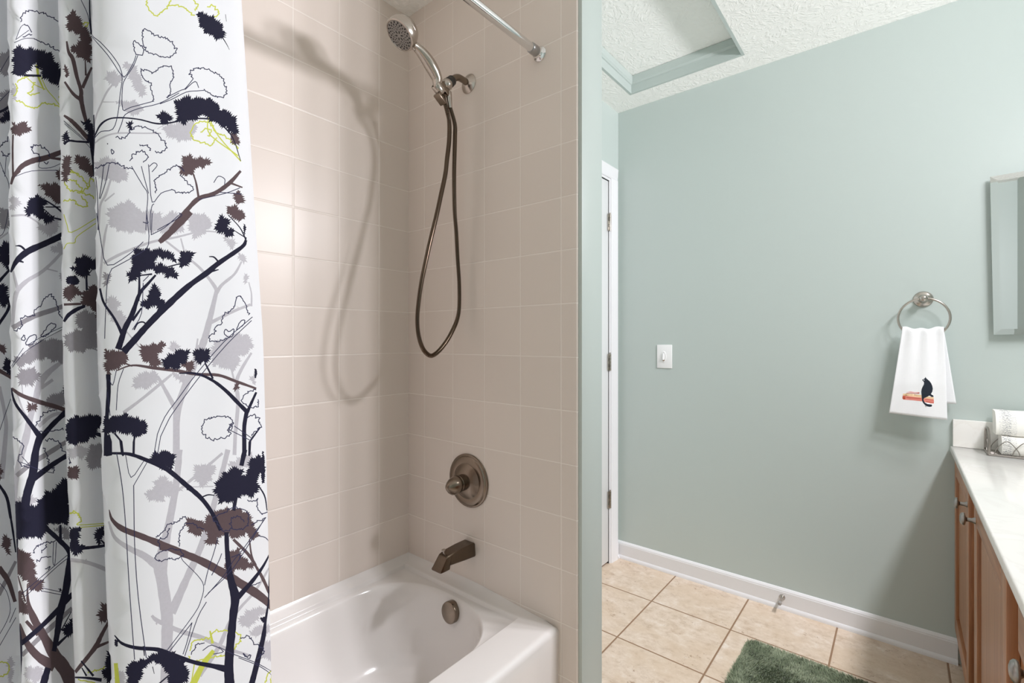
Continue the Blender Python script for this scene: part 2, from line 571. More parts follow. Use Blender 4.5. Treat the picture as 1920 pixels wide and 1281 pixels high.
for a, b in zip(rings, rings[1:]):
    n = len(a)
    for i in range(n):
        bm.faces.new((a[i], a[(i + 1) % n], b[(i + 1) % n], b[i]))
bm.faces.new(rings[-1])
obj('tub_shell', bm, M['tub'], tub, angle=50)
# overflow cover on the end wall of the basin
ov_c, ov_d = Vector((1.0905, 1.152, .290)), Vector((-1, 0, .10))
ovp = obj('overflow_cover', lathe([(.030, -.010), (.0335, -.010), (.0345, -.006), (.0345, .014), (.0335, .0172), (.031, .0188), (0, .0195)], ov_c, ov_d, 48), M['dark_nickel'], tub, label='round brushed nickel overflow cover')

# ------------------------------------------------------------------ tub spout, valve
YS = 1.1465
sp = thing('tub_spout', 'nickel tub spout with a brown reflected tone below the round valve plate', 'faucet', (XP, YS, .46))
prof = [  # (distance from wall low and high, half width, top z, bottom z)
    (.0, .0, .0258, .5005, .459), (.003, .003, .0272, .503, .457), (.05, .05, .0266, .5035, .4605), (.100, .095, .0250, .5015, .465), (.1150, .104, .0244, .500, .4665),
    (.1170, .105, .0243, .4998, .4535), (.135, .114, .0236, .4985, .4530), (.150, .1235, .0226, .4962, .4535), (.1535, .1270, .0216, .4935, .4545), (.1545, .1285, .0200, .4900, .457)]
YSP = 1.141
bm = B(); rows = []
for d, dt, w, zt, zb in prof:
    c = .0028
    x, xt, y = XP - d, XP - dt, YSP
    rows.append([bm.verts.new(p) for p in ((x, y - w, zb + c), (x, y - w + c, zb), (x, y + w - c, zb), (x, y + w, zb + c), (xt, y + w * .90, zt - c), (xt, y + w * .90 - c, zt), (xt, y - w * .90 + c, zt), (xt, y - w * .90, zt - c))])
for a, b in zip(rows, rows[1:]):
    for i in range(8): bm.faces.new((a[i], a[(i + 1) % 8], b[(i + 1) % 8], b[i]))
bm.faces.new(rows[0]); bm.faces.new(rows[-1])
obj('spout_body', bm, M['spout'], sp, angle=28)
obj('diverter_knob', lathe([(.0032, -.006), (.0032, .010), (.0062, .011), (.0072, .013), (.0066, .0155), (.0, .0162)], (XP - .116, YSP + .004, .4965), (-.12, 0, 1), 20), M['nickel'], sp, label='small nickel lift knob')

va = thing('shower_valve', 'round nickel shower valve plate with a domed handle on beige tile', 'faucet', (XP, YS, .709))
ax = Vector((-1, 0, 0))
obj('escutcheon', lathe([(.0905, 0), (.0915, .003), (.0905, .0055), (.087, .0072), (.0855, .0072), (.083, .0105), (.079, .0125), (.063, .0145), (.060, .0135), (.058, .0145), (.048, .022), (.034, .028), (.030, .029), (0, .029)], (XP, YS, .709), ax, 64), M['dark_nickel'], va)
obj('valve_sleeve', lathe([(.0275, .026), (.0275, .050), (.0262, .0515), (0, .0515)], (XP, YS, .709), ax, 40), M['dark_nickel'], va)
# handle: rounded cone with a drooping lever
bm = lathe([(.0272, .052), (.0285, .054), (.0280, .066), (.0245, .078), (.0185, .089), (.0115, .098), (.0050, .1035), (0, .1045)], (XP, YS, .709), ax, 40)
for v in bm.verts:       # the lower side swells into a lever lip
    dz = .709 - v.co.z; k = max(0, dz) / .029; out = (XP - v.co.x - .053) / .06
    v.co.z -= .013 * k * k * min(1, max(0, out * 1.6)); v.co.x -= .006 * k * max(0, out)
obj('valve_handle', bm, M['dark_nickel'], va)
obj('set_screw', lathe([(.0032, 0), (.0032, .0025), (0, .003)], (XP - .021, YS - .030, .738), ax, 12), M['nickel'], va)

# ------------------------------------------------------------------ shower arm with its swivel holder
arm = hs = thing('hand_shower', 'nickel hand shower on a wall arm with a looping ribbed hose', 'shower', (XP, YS, 2.069))
ZA = 2.069
obj('arm_flange', lathe([(.0325, 0), (.0328, .002), (.030, .005), (.023, .010), (.015, .0135), (.0125, .0145), (0, .0145)], (XP, YS, ZA), ax, 48), M['nickel'], arm)
apts = catmull([(XP - .008, YS, ZA), (XP - .03, YS, ZA + .002), (XP - .052, YS, ZA), (XP - .070, YS, ZA - .011), (XP - .082, YS, ZA - .024)], 6)
obj('arm_pipe', tube(apts, .0108, 18), M['dark_nickel'], arm)
jd = Vector((-.70, 0, -.72)).normalized()
J0 = Vector((XP - .078, YS, ZA - .020))
bm = B()
add_lathe(bm, [(.0125, 0), (.0155, .001), (.0165, .003), (.0165, .016), (.0175, .0175), (.0175, .022), (.0160, .024), (0, .024)], frame_at(J0, jd), 24)
obj('lock_collar', bm, M['black_rubber'], arm, label='black ridged collar')
J1 = J0 + jd * .034
obj('ball_joint', lathe([(0, -.019), (.009, -.0175), (.0155, -.0115), (.019, -.003), (.0185, .005), (.0150, .0125), (.008, .0178), (0, .019)], J1, jd, 24), M['nickel'], arm)
# handle axis: from the holder up to the head
HB = Vector((XP - .122, YS, 1.985))      # lower end of the handle in the holder
HT = Vector((.893, YS, 2.082))           # neck at the head
hd = (HT - HB).normalized()
side = Vector((0, 1, 0)); nrm = hd.cross(side).normalized()
obj('holder_cradle', lathe([(.0155, .004), (.0165, .006), (.0165, .034), (.0150, .036), (.0128, .036), (.0122, .004)], HB, hd, 28, cap=False), M['nickel'], arm)
bm = B()
q = HB + hd * .016
add_box(bm, (-.0105, -.0105, -.022), (.0105, .0105, .020), .003, 2, frame_at(HB + (J1 - HB) * .42 + hd * .004, hd))
obj('holder_stem', bm, M['dark_nickel'], arm)
bm = B()
add_box(bm, (-.0135, -.0045, -.024), (.0135, .0045, .014), .0015, 2, Matrix.Translation(HB - (J1 - HB).normalized() * .021 + hd * .004) @ hd.to_track_quat('Z', 'X').to_matrix().to_4x4() @ Matrix.Rotation(PI / 2, 4, 'Z'))
obj('holder_tab', bm, M['dark_nickel'], arm)
# outlet cone for the hose
OC = J1 + Vector((.004, 0, -.022)); od = Vector((.17, -.02, -1)).normalized()
obj('hose_outlet', lathe([(.0105, 0), (.0115, .002), (.0110, .020), (.0088, .042), (.0082, .052), (0, .052)], OC, od, 24), M['nickel'], arm)

# ------------------------------------------------------------------ hand shower
hn = Vector((-.62, .13, -.775)).normalized()     # where the spray face looks
HC = Vector((.872, YS, 2.0915))                  # centre of the face
obj('shower_head', lathe([(0, -.056), (.014, -.055), (.027, -.050), (.038, -.041), (.0435, -.030), (.0443, -.0265), (.0438, -.025), (.0465, -.0235), (.0480, -.014), (.0478, -.004), (.0462, .0005), (.0425, .0018), (.0412, .0), (0, .0)], HC, hn, 64), M['nickel'], hs)
face = obj('spray_face', lathe([(.0408, -.0005), (.0404, .0012), (.030, .0022), (0, .0026)], HC, hn, 48), plain('spray_face_grey', (0.25, 0.235, 0.22, 1), 0.4, 0.6), hs, label='grey spray face with rings of dark nozzles')
bm = B()
FM = frame_at(HC, hn)
for r, n, a, b, o in ((.0365, 18, .0030, .0022, 0), (.0305, 18, .0033, .0021, .5), (.0245, 18, .0019, .0019, 0), (.0195, 24, .0011, .0011, 0), (.0105, 6, .0058, .0027, .5), (.0160, 6, .0022, .0016, 0)):
    for i in range(n):
        t_ = 2 * PI * (i + o) / n
        add_lathe(bm, [(1, 0), (1, .6), (.6, 1), (0, 1)], FM @ Matrix.Rotation(t_, 4, 'Z') @ Matrix.Translation((r, 0, .0006)) @ Matrix.Diagonal((a, b, .0026, 1)), 10)
obj('nozzles', bm, M['black_rubber'], face)['kind'] = 'stuff'
lv = frame_at(HC, hn)
loc_dn = lv.to_3x3().inverted() @ Vector((.55, -.35, -.75)); loc_dn.z = 0; loc_dn.normalize()
p0 = HC + lv.to_3x3() @ (loc_dn * .044) - hn * .004
obj('spray_lever', tube([p0, p0 + (lv.to_3x3() @ loc_dn) * .006 + hn * .002, p0 + (lv.to_3x3() @ loc_dn) * .013 + hn * .004], [.0022, .0018, .0026], 10), M['nickel'], hs)
hp_ = [HC - hn * .028 + Vector((.022, 0, -.004)), Vector((.912, YS, 2.0895)), Vector((.935, YS, 2.0865)), Vector((.965, YS, 2.0745)), Vector((.995, YS, 2.053)), Vector((1.018, YS, 2.026)), HB + hd * .026, HB + hd * .004]
cp = catmull(hp_, 8)
rr = catmull([(.0130, 0, 0), (.0108, 0, 0), (.0132, 0, 0), (.0182, 0, 0), (.0205, 0, 0), (.0170, 0, 0), (.0118, 0, 0), (.0115, 0, 0)], 8)
obj('handle', tube(cp, [r[0] for r in rr], 24), M['nickel'], hs)
obj('handle_button', lathe([(.009, 0), (.009, .003), (.006, .0045), (0, .0045)], (.950, YS - .002, 2.0925), (.35, -.2, .9), 16), M['nickel'], hs)

def pix(u, v, plane_y=None, plane_x=None):
    """The point where the sight line of a photo pixel meets an upright plane."""
    t_ = (u - U0) / F_PX
    dx = math.cos(YAW) + t_ * math.sin(YAW); dy = math.sin(YAW) - t_ * math.cos(YAW)
    d = plane_y / dy if plane_y is not None else plane_x / dx
    return Vector((dx * d, dy * d, CAM_Z - (v - V0) / F_PX * d))
hose_px = [(834, 197), (839, 212), (842.5, 232), (842, 265), (838, 300), (835, 327), (827, 365), (818.5, 404), (808, 447), (799.7, 484), (790, 531), (784.5, 570), (782.4, 600), (784.5, 627), (791, 650), (800, 663), (810, 667), (823, 658), (838, 639), (850, 617), (857.5, 598), (861, 575), (861, 531), (858, 484), (855.5, 435), (852.5, 395), (851.5, 327), (853, 258), (852.5, 232), (850.5, 216)]
n_h = len(hose_px)
hpts = []
for i, (u, v) in enumerate(hose_px):
    k = i / (n_h - 1)
    hpts.append(pix(u, v, plane_y=YS + .012 * math.sin(PI * k) - .004))
hpts[0] = HB - hd * .002
hpts[-1] = OC + od * .046
sm = catmull(hpts, 10)
# resample evenly and ridge it
seg = [0]
for a, b in zip(sm, sm[1:]): seg.append(seg[-1] + float(np.linalg.norm(b - a)))
pitch = .0034
nr = int(seg[-1] / pitch * 4)
tt = np.linspace(0, seg[-1], nr)
A = np.array(sm)
pts = np.stack([np.interp(tt, seg, A[:, i]) for i in range(3)], 1)
rad = [(.0074, .0074, .0056, .0056)[i % 4] for i in range(nr)]
obj('hose', tube([Vector(p) for p in pts], rad, 12), M['hose'], hs, angle=60, label='dark ribbed metal hose hanging in a long loop')

# ------------------------------------------------------------------ curtain rod
YR, ZR = .8466, 2.056
rod = thing('curtain_rod', 'chrome shower curtain rod fixed high across the tub', 'rod', (.4, YR, ZR))
obj('rod_tube', lathe([(.0125, 0), (.0125, XP - XE - .05)], (XE + .025, YR, ZR), (1, 0, 0), 32), M['chrome'], rod)
for s, xw in ((-1, XP), (1, XE)):
    fl = obj('rod_flange', lathe([(.0225, 0), (.0232, .002), (.0215, .005), (.0165, .007), (.0140, .010), (.0128, .016), (.0125, .018)], (xw, YR, ZR), (s, 0, 0), 40), M['chrome'], rod)
    obj('rod_collar', lathe([(.0142, .017), (.0152, .0185), (.0152, .043), (.0146, .0455), (.0127, .0455)], (xw, YR, ZR), (s, 0, 0), 32, cap=False), plain('grey_collar', (0.42, 0.42, 0.42, 1), 0.3, 1.0), fl)
# ------------------------------------------------------------------ light switch
Y0, Z0 = .943, 1.106
sw = thing('light_switch', 'white dimmer switch plate on the green wall', 'switch', (XG, Y0, Z0))
obj('switch_plate', box((XG - .0055, Y0 - .0395, Z0 - .0605), (XG + .001, Y0 + .0395, Z0 + .0605), .0025), M['switch'], sw)
bm = B()
add_lathe(bm, [(1, 0), (1.0, .5), (.93, .9), (.78, .9), (.74, .3), (0, .3)], Matrix.Translation((XG - .0055, Y0 + .003, Z0 - .002)) @ Matrix.Rotation(-PI / 2, 4, 'Y') @ Matrix.Diagonal((.030, .0135, .0035, 1)), 32)
obj('switch_bezel', bm, M['switch'], sw)
bm = B()
add_box(bm, (-.0055, -.0045, -.018), (.0055, .0045, .018), .003, 2, Matrix.Translation((XG - .0095, Y0 + .003, Z0 - .001)) @ Matrix.Rotation(.22, 4, 'Y'))
obj('dimmer_lever', bm, M['switch'], sw)
obj('indicator_lens', box((XG - .0125, Y0 - .001, Z0 - .0225), (XG - .0065, Y0 + .006, Z0 - .0145), .001), plain('amber_lens', lin(150, 125, 100), 0.2), sw, label='small amber indicator')

# ------------------------------------------------------------------ door stop
ds = thing('door_stop', 'small nickel door stop screwed to the white baseboard', 'door stop', (XG - .011, .407, .055))
obj('stop_post', lathe([(.0115, 0), (.0118, .003), (.0100, .006), (.0065, .012), (.0052, .022), (.0055, .045), (.0066, .050), (0, .050)], (XG - .011, .407, .055), (-1, 0, -.06), 24), M['nickel'], ds)
obj('rubber_tip', lathe([(.0072, .049), (.0078, .052), (.0075, .062), (.006, .0645), (0, .0645)], (XG - .011, .407, .055), (-1, 0, -.06), 24), plain('grey_rubber', lin(150, 146, 142), 0.6), ds)

# ------------------------------------------------------------------ towel ring and towel
YT = -.0635; ZT = 1.3455
tr = thing('towel_ring', 'round nickel towel ring on the green wall', 'towel ring', (XG, YT, ZT))
obj('ring_base', lathe([(.0300, 0), (.0305, .002), (.029, .006), (.024, .010), (.018, .0125), (.0150, .016), (.0125, .024), (0, .024)], (XG, YT, ZT), (-1, 0, 0), 40), M['nickel'], tr)
obj('ring_post', lathe([(.0115, .020), (.0112, .038), (.0125, .044), (.0128, .054), (.0105, .0605), (.005, .064), (0, .0645)], (XG, YT, ZT), (-1, 0, 0), 32), M['nickel'], tr)
XR = XG - .050; RR = .0735
obj('ring', tube([(XR, YT + RR * math.sin(2 * PI * i / 72), ZT - RR + RR * math.cos(2 * PI * i / 72)) for i in range(72)], .0040, 12, True), M['nickel'], tr)

def cloth_mat(name, c, sheen=0.1):
    k = NT(name)
    co = k.coord()
    k.base(c, 0.85, 0, 0.2)
    k.b.inputs['Sheen Weight'].default_value = sheen
    return k, co
k, co = cloth_mat('waffle_towel', lin(244, 244, 246))
w1 = k.math('SINE', k.math('MULTIPLY', axis(k, co, 2), 1500.0)); w2 = k.math('SINE', k.math('MULTIPLY', axis(k, co, 1), 1500.0))
k.bump(k.math('MAXIMUM', w1, w2), 0.25, 0.0008)
M['towel'] = k.m
def ink(name, c): return plain(name, c, 0.85, 0, 0.2, wob=0.08, scale=300)

def printed_sheet(size, grid, polys, place, layers):
    """Cut a flat sheet along printed outlines, give each piece its ink, then
    shape the sheet.  polys: (layer index, outline); the higher layer wins."""
    W, H = size
    verts, outlines = [], []
    gx, gy = grid
    seen = set()
    for x in gx:
        for y in gy:
            verts.append((x, y))
    n_edge = len(verts)
    nx, ny = len(gx), len(gy)
    border = [i * ny for i in range(nx)] + [(nx - 1) * ny + j for j in range(1, ny)] + [i * ny + ny - 1 for i in range(nx - 2, -1, -1)] + [j for j in range(ny - 2, 0, -1)]
    edges = [(border[i], border[(i + 1) % len(border)]) for i in range(len(border))]
    for L, p in polys:
        q = []
        for x, y in p:
            x = min(max(x, gx[0]), gx[-1]); y = min(max(y, gy[0]), gy[-1])
            if not q or abs(q[-1][0] - x) + abs(q[-1][1] - y) > 2e-5: q.append((x, y))
        if len(q) > 2 and abs(q[0][0] - q[-1][0]) + abs(q[0][1] - q[-1][1]) < 2e-5: q.pop()
        if len(q) < 3: continue
        area = sum(q[i][0] * q[(i + 1) % len(q)][1] - q[(i + 1) % len(q)][0] * q[i][1] for i in range(len(q)))
        if abs(area) < 1e-8: continue
        if area < 0: q = q[::-1]
        b = len(verts)
        verts += q
        edges += [(b + i, b + (i + 1) % len(q)) for i in range(len(q))]
        outlines.append((L, q))
    r = delaunay_2d_cdt([Vector(v) for v in verts], edges, [], 0, 1e-6, False)
    V = np.array([tuple(v) for v in r[0]])
    T = np.array([tuple(f) for f in r[2]])
    P3 = place(V)
    # each triangle takes the ink of the topmost outline its middle lies in
    Cn = V[T].mean(1)
    order = np.argsort(Cn[:, 0]); Cn = Cn[order]; T = T[order]
    mi = np.zeros(len(T), np.int32)
    for L, q in outlines:
        Q = np.array(q)
        i0, i1 = np.searchsorted(Cn[:, 0], [Q[:, 0].min(), Q[:, 0].max()])
        c = Cn[i0:i1]
        k = np.nonzero((c[:, 1] >= Q[:, 1].min()) & (c[:, 1] <= Q[:, 1].max()) & (mi[i0:i1] < L))[0]
        if not len(k): continue
        c = c[k]
        A, Bq = Q, np.roll(Q, -1, 0)
        cr = (Bq[:, 0] - A[:, 0]) * (c[:, 1:2] - A[:, 1]) - (Bq[:, 1] - A[:, 1]) * (c[:, 0:1] - A[:, 0])
        up = (A[:, 1] <= c[:, 1:2]) & (Bq[:, 1] > c[:, 1:2]) & (cr > 0)
        dn = (A[:, 1] > c[:, 1:2]) & (Bq[:, 1] <= c[:, 1:2]) & (cr < 0)
        hit = (up.sum(1) - dn.sum(1)) != 0
        mi[i0 + k[hit]] = L
    me = bpy.data.meshes.new('sheet')
    me.from_pydata([tuple(p) for p in P3], [], T.tolist())
    for m in layers: me.materials.append(m)
    me.polygons.foreach_set('material_index', mi)
    me.shade_smooth()
    me.update()
    return me

# front and back flap in (s, t): t runs down from the fold over the ring
def towel_surface(V):
    s, t_ = V[:, 0], V[:, 1]               # s 0..1 left to right, t -0.9..1 (negative = back flap)
    f = t_ >= 0
    a = np.abs(t_)
    yl = np.where(f, -.003 + (.0365 + .003) * a, -.006 + .030 * a)
    yr = np.where(f, -.1185 - (.1275 - .1185) * a ** .8, -.120 - .034 * a)
    y = yl + (yr - yl) * s
    zb = np.where(f, .9115 - .0085 * s, .958)
    zt = 1.2335 - .008 * np.sin(PI * s) + .0025 * np.sin(s * 17.0)
    z = zt + (zb - zt) * a
    fold = np.exp(-a * 2.6)
    wav = (.0045 * np.sin(s * 17.0 + .5) * fold + .004 * np.sin(s * 5.2 + 1.0) * (1 - fold))
    fr = XR - .0125 - .018 * np.minimum(1, a * 1.6) + .004 * a
    bk = XR + .0085 + .010 * a
    e = np.clip(a / .045, 0, 1)
    mid = XR - .002
    x = np.where(f, mid + (fr - mid) * np.sqrt(1 - (1 - e) ** 2) + wav, mid + (bk - mid) * np.sqrt(1 - (1 - e) ** 2) + wav * .4)
    z = z + np.where(a < .045, .007 * (1 - e ** 2), 0)
    return np.stack([x, y, z], 1)
def tpx(x, y):
    u, v = 1660 + x / 10.675, 680 + y / 10.675
    ul, ur = 1693 + (1668 - 1693) * (v - 618) / 157, 1770 + 5 * (v - 618) / 169
    s = (u - ul) / (ur - ul)
    return (s, (v - 618) / (157 + 12 * s))
cat = [(748, 330), (775, 318), (795, 300), (812, 272), (826, 300), (850, 322), (885, 355), (915, 400), (938, 455), (950, 520), (940, 575), (915, 615), (922, 632), (950, 648), (965, 668), (958, 684), (925, 682), (900, 660), (880, 650), (850, 668), (815, 688), (785, 700), (770, 725), (778, 760), (800, 795), (840, 818), (890, 828), (925, 835), (938, 855), (925, 875), (890, 880), (840, 868), (795, 838), (760, 795), (740, 745), (735, 690), (732, 640), (726, 580), (735, 520), (755, 470), (778, 425), (782, 390), (770, 365), (752, 348)]
mats = [M['towel'], ink('orange_print', lin(240, 205, 165)), ink('coral_print', lin(228, 140, 128)), ink('brick_red_print', lin(180, 84, 62)), ink('black_cat_print', lin(44, 50, 60)), ink('eye_print', lin(225, 228, 232))]
def qd(L, *p): return (L, [tpx(*q) for q in p])
polys = [qd(1, (365, 620), (420, 610), (560, 620), (725, 640), (965, 690), (970, 720), (965, 735), (730, 700), (365, 660)),
         qd(2, (362, 655), (500, 670), (730, 695), (965, 730), (972, 770), (968, 815), (900, 808), (780, 780), (735, 768), (560, 750), (372, 738), (352, 715)),
         qd(3, (362, 660), (415, 665), (412, 730), (372, 730), (356, 705)), qd(3, (430, 685), (725, 712), (725, 722), (430, 697)), qd(3, (800, 722), (965, 748), (965, 756), (800, 730)),
         qd(3, (820, 765), (968, 792), (968, 802), (820, 776)), qd(1, (410, 712), (725, 740), (725, 750), (410, 722)),
         qd(3, (425, 602), (520, 598), (640, 602), (690, 595), (698, 604), (680, 618), (600, 616), (500, 610), (440, 612)), qd(2, (430, 585), (520, 572), (600, 588), (690, 585), (690, 594), (520, 590)),
         (4, [tpx(*q) for q in cat]), qd(5, (772, 330), (784, 326), (790, 338), (782, 350), (774, 342)), qd(3, (800, 598), (850, 606), (850, 612), (800, 606))]
me = printed_sheet((1, 2), (np.linspace(0, 1, 41), np.concatenate([np.linspace(-1, -.06, 28), np.linspace(-.045, .045, 13), np.linspace(.06, 1, 34)])), polys, towel_surface, mats)
tw = bpy.data.objects.new('hand_towel', me)
link(tw)
so = tw.modifiers.new('thickness', 'SOLIDIFY'); so.thickness = .0022; so.offset = 0
tag(tw, 'white hand towel printed with a black cat hanging from the towel ring', 'towel')

# ------------------------------------------------------------------ mirror cabinet on the green wall
mc = thing('mirror_cabinet', 'tall mirror cabinet on the green wall next to the towel ring', 'mirror', (XG, -.45, 1.487))
MY1, MY0, MZ0, MZ1 = -.250, -.650, 1.209, 1.766
XM = XG - .030
obj('cabinet_body', box((XM + .007, MY0 + .012, MZ0 + .012), (XG - .0005, MY1 - .012, MZ1 - .012), .002), M['trim_white'], mc)
bm = B()
bw = .019
o4 = [(MY1, MZ0), (MY0, MZ0), (MY0, MZ1), (MY1, MZ1)]
i4 = [(MY1 - bw, MZ0 + bw), (MY0 + bw, MZ0 + bw), (MY0 + bw, MZ1 - bw), (MY1 - bw, MZ1 - bw)]
vb = [bm.verts.new((XM + .006, y, z)) for y, z in o4]; vo = [bm.verts.new((XM + .002, y, z)) for y, z in o4]; vi = [bm.verts.new((XM, y, z)) for y, z in i4]
bm.faces.new(vb); bm.faces.new(vi)
for a, b in ((vb, vo), (vo, vi)):
    for i in range(4): bm.faces.new((a[i], a[(i + 1) % 4], b[(i + 1) % 4], b[i]))
bmesh.ops.rotate(bm, verts=bm.verts, cent=(XM, MY1, MZ0), matrix=Matrix.Rotation(math.radians(-0.9), 3, 'X'))
obj('mirror_glass', bm, M['mirror'], mc, smooth=False)

# ------------------------------------------------------------------ vanity
VX0, VX1, VYF, VYB = .80, XG - .002, -.169, YV + .001
DT = .0190                                   # door thickness
vn = thing('vanity_cabinet', 'oak vanity cabinet with panelled doors under the white counter', 'cabinet', (1.6, -.43, 0))
bm = B()
add_box(bm, (VX0, VYB, .10), (VX1, VYF, .775), .0015)
add_box(bm, (VX0 + .01, VYB, 0), (VX1, VYF - .065, .10))
obj('carcass', bm, M['oak_v'], vn)
def knob(x, z, parent):
    y = VYF + DT
    obj('knob', lathe([(.0085, 0), (.0075, .003), (.0052, .007), (.0052, .016), (.0075, .0185), (.0155, .0205), (.0165, .0225), (.0160, .0255), (.0130, .0285), (.007, .0305), (0, .031)], (x, y, z), (0, 1, 0), 28), M['pewter'], parent, label='round pewter knob')
def door_front(x0, x1, z0, z1, kx, kz):
    y0, y1 = VYF + .0003, VYF + DT
    sw_, rw = .058, .058
    stiles = [box((x0, y0, z0), (x0 + sw_, y1, z1), .0022), box((x1 - sw_, y0, z0), (x1, y1, z1), .0022)]
    rails = [box((x0 + sw_, y0, z0), (x1 - sw_, y1 - .0002, z0 + rw), .0022), box((x0 + sw_, y0, z1 - rw), (x1 - sw_, y1 - .0002, z1), .0022)]
    # bevelled flat panel
    bm = B()
    X0, X1, Z0_, Z1_ = x0 + sw_ - .004, x1 - sw_ + .004, z0 + rw - .004, z1 - rw + .004
    o = [(X0, Z0_), (X1, Z0_), (X1, Z1_), (X0, Z1_)]; b = .030
    ii = [(X0 + b, Z0_ + b), (X1 - b, Z0_ + b), (X1 - b, Z1_ - b), (X0 + b, Z1_ - b)]
    va_ = [bm.verts.new((x, y0, z)) for x, z in o]; vb_ = [bm.verts.new((x, y0 + .009, z)) for x, z in o]; vc_ = [bm.verts.new((x, y0 + .0125, z)) for x, z in ii]
    bm.faces.new(va_); bm.faces.new(vc_)
    for p, q_ in ((va_, vb_), (vb_, vc_)):
        for i in range(4): bm.faces.new((p[i], p[(i + 1) % 4], q_[(i + 1) % 4], q_[i]))
    d = obj('door', bm, M['oak_v'], vn, smooth=False)
    for q in stiles: obj('stile', q, M['oak_v'], d)
    for q in rails: obj('rail', q, M['oak_h'], d)
    knob(kx, kz, d)
door_front(1.900, 2.362, .140, .762, 1.932, .705)
door_front(1.262, 1.765, .140, .762, 1.732, .716)
def drawer(x0, x1, z0, z1):
    d = obj('drawer_front', box((x0, VYF + .0003, z0), (x1, VYF + DT, z1), .006, 3), M['oak_h'], vn)
    knob((x0 + x1) / 2, (z0 + z1) / 2, d)
drawer(.815, 1.150, .668, .762); drawer(.815, 1.150, .412, .640); drawer(.815, 1.150, .140, .385)

CY = -.1395
ct = thing('vanity_counter', 'white marbled vanity counter with a short side splash', 'countertop', (1.6, -.42, .775))
bm = B(); add_box(bm, (VX0 - .015, VYB, .7765), (XG - .0008, CY, .800), .004, 3)
obj('counter_slab', bm, M['counter'], ct)
obj('side_splash', box((XG - .020, VYB, .8003), (XG - .0005, CY - .006, .900), .003), M['counter'], ct)
obj('back_splash', box((VX0, VYB, .8003), (XG - .021, VYB + .019, .900), .003), M['counter'], ct)

# ------------------------------------------------------------------ wire basket with guest towels
bx0, bx1, by1, by0 = 2.258, 2.352, -.2285, -.440
bk = thing('wire_basket', 'grey wire basket holding folded towels on the white counter', 'basket', (2.3, -.33, .80))
Mw = plain('grey_wire', (0.30, 0.275, 0.25, 1), 0.35, 0.9)
def hoop(y):
    p = [(bx0, .8055), (bx0 - .001, .835), (bx0 + .006, .865), (bx0 + .022, .884), ((bx0 + bx1) / 2, .889), (bx1 - .022, .884), (bx1 - .006, .865), (bx1 + .001, .835), (bx1, .8055)]
    c = catmull([(x, y, z) for x, z in p], 5)
    return tube(c + [((bx0 + bx1) / 2, y, .8052)], .0037, 8, True)
for y in (by1, by0):
    obj('end_hoop', hoop(y), Mw, bk)
    bm = B()
    for sx in (-1, 1):
        xm = (bx0 + bx1) / 2
        add_tube(bm, catmull([(xm + sx * .030, y, .879), (xm + sx * .012, y, .862), (xm - sx * .004, y, .848), (xm - sx * .020, y, .826), (xm - sx * .012, y, .806)], 5), .0014, 6)
    obj('end_lattice', bm, Mw, bk)
for x in (bx0, bx1):
    bm = B()
    add_tube(bm, [(x, by0, .8042), (x, by1, .8042)], .0028, 8)
    n = 5; w = (by1 - by0) / n
    for i in range(n + 1):
        yc = by0 + i * w
        y_a, y_b = max(by0, yc - w * .72), min(by1, yc + w * .72)
        if i in (0, n): continue
        add_tube(bm, catmull([(x, y_a, .8045), (x, yc - w * .60, .824), (x, yc - w * .25, .846), (x, yc, .853), (x, yc + w * .25, .846), (x, yc + w * .60, .824), (x, y_b, .8045)], 5), .0013, 6)
    obj('side_lattice', bm, Mw, bk)
bm = B()
for i in range(1, 6):
    add_tube(bm, [(bx0 + (bx1 - bx0) * i / 6, by0, .8035), (bx0 + (bx1 - bx0) * i / 6, by1, .8035)], .0014, 6)
obj('base_wires', bm, Mw, bk)

def guest_mat():
    k = NT('embroidered_guest_towel')
    co = k.coord()
    y = axis(k, co, 1)
    w = k.n('ShaderNodeTexWave', wave_type='BANDS', bands_direction='Z'); k.link(co, w.inputs[0])
    w.inputs['Scale'].default_value = 75; w.inputs['Distortion'].default_value = 9; w.inputs['Detail'].default_value = 2; w.inputs['Detail Scale'].default_value = 2
    e = k.math('MULTIPLY', k.smooth(y, -.297, -.293), k.smooth(y, -.252, -.256))
    core = k.math('MULTIPLY', k.smooth(y, -.284, -.280), k.smooth(y, -.260, -.264))
    m = k.math('MULTIPLY', k.math('MULTIPLY', k.smooth(w.outputs['Fac'], .55, .85), e), k.math('ADD', .35, k.math('MULTIPLY', core, .45)))
    k.base(k.mix(m, lin(244, 242, 236), lin(120, 122, 132)), 0.85, 0, 0.2)
    k.bump(k.noise(co, 700, 2), 0.3, 0.0006)
    return k.m
M['guest'] = guest_mat()
def folded(name, x0, x1, z0, z1, lean, label, y_end):
    """A cloth folded into a bolster: round fold at the front, leaves at the side."""
    h = z1 - z0
    prof = []
    for i in range(13):
        a = -PI / 2 - PI * i / 12
        prof.append((x0 + h * .28 + h * .28 * math.cos(a), (z0 + z1) / 2 + h / 2 * math.sin(a)))
    out = [(x1, z0)] + prof + [(x1, z1)]
    bm = B()
    ys = np.linspace(-.4335, y_end, 12)
    rows = []
    for y in ys:
        k = math.sin(y * 90) * .0006
        rows.append([bm.verts.new((x + lean * (z - z0) / h + k, y, z + k)) for x, z in out])
    for a, b in zip(rows, rows[1:]):
        for i in range(len(out)): bm.faces.new((a[i], a[(i + 1) % len(out)], b[(i + 1) % len(out)], b[i]))
    bm.faces.new(rows[0]); bm.faces.new(rows[-1])
    o = obj(name, bm, M['guest'], None, angle=50)
    return tag(o, label, 'towel', 'folded guest towels in the basket')
folded('guest_towel', 2.262, 2.346, .8055, .868, .004, 'lower folded white guest towel with grey stitching behind the basket wires', -.260)
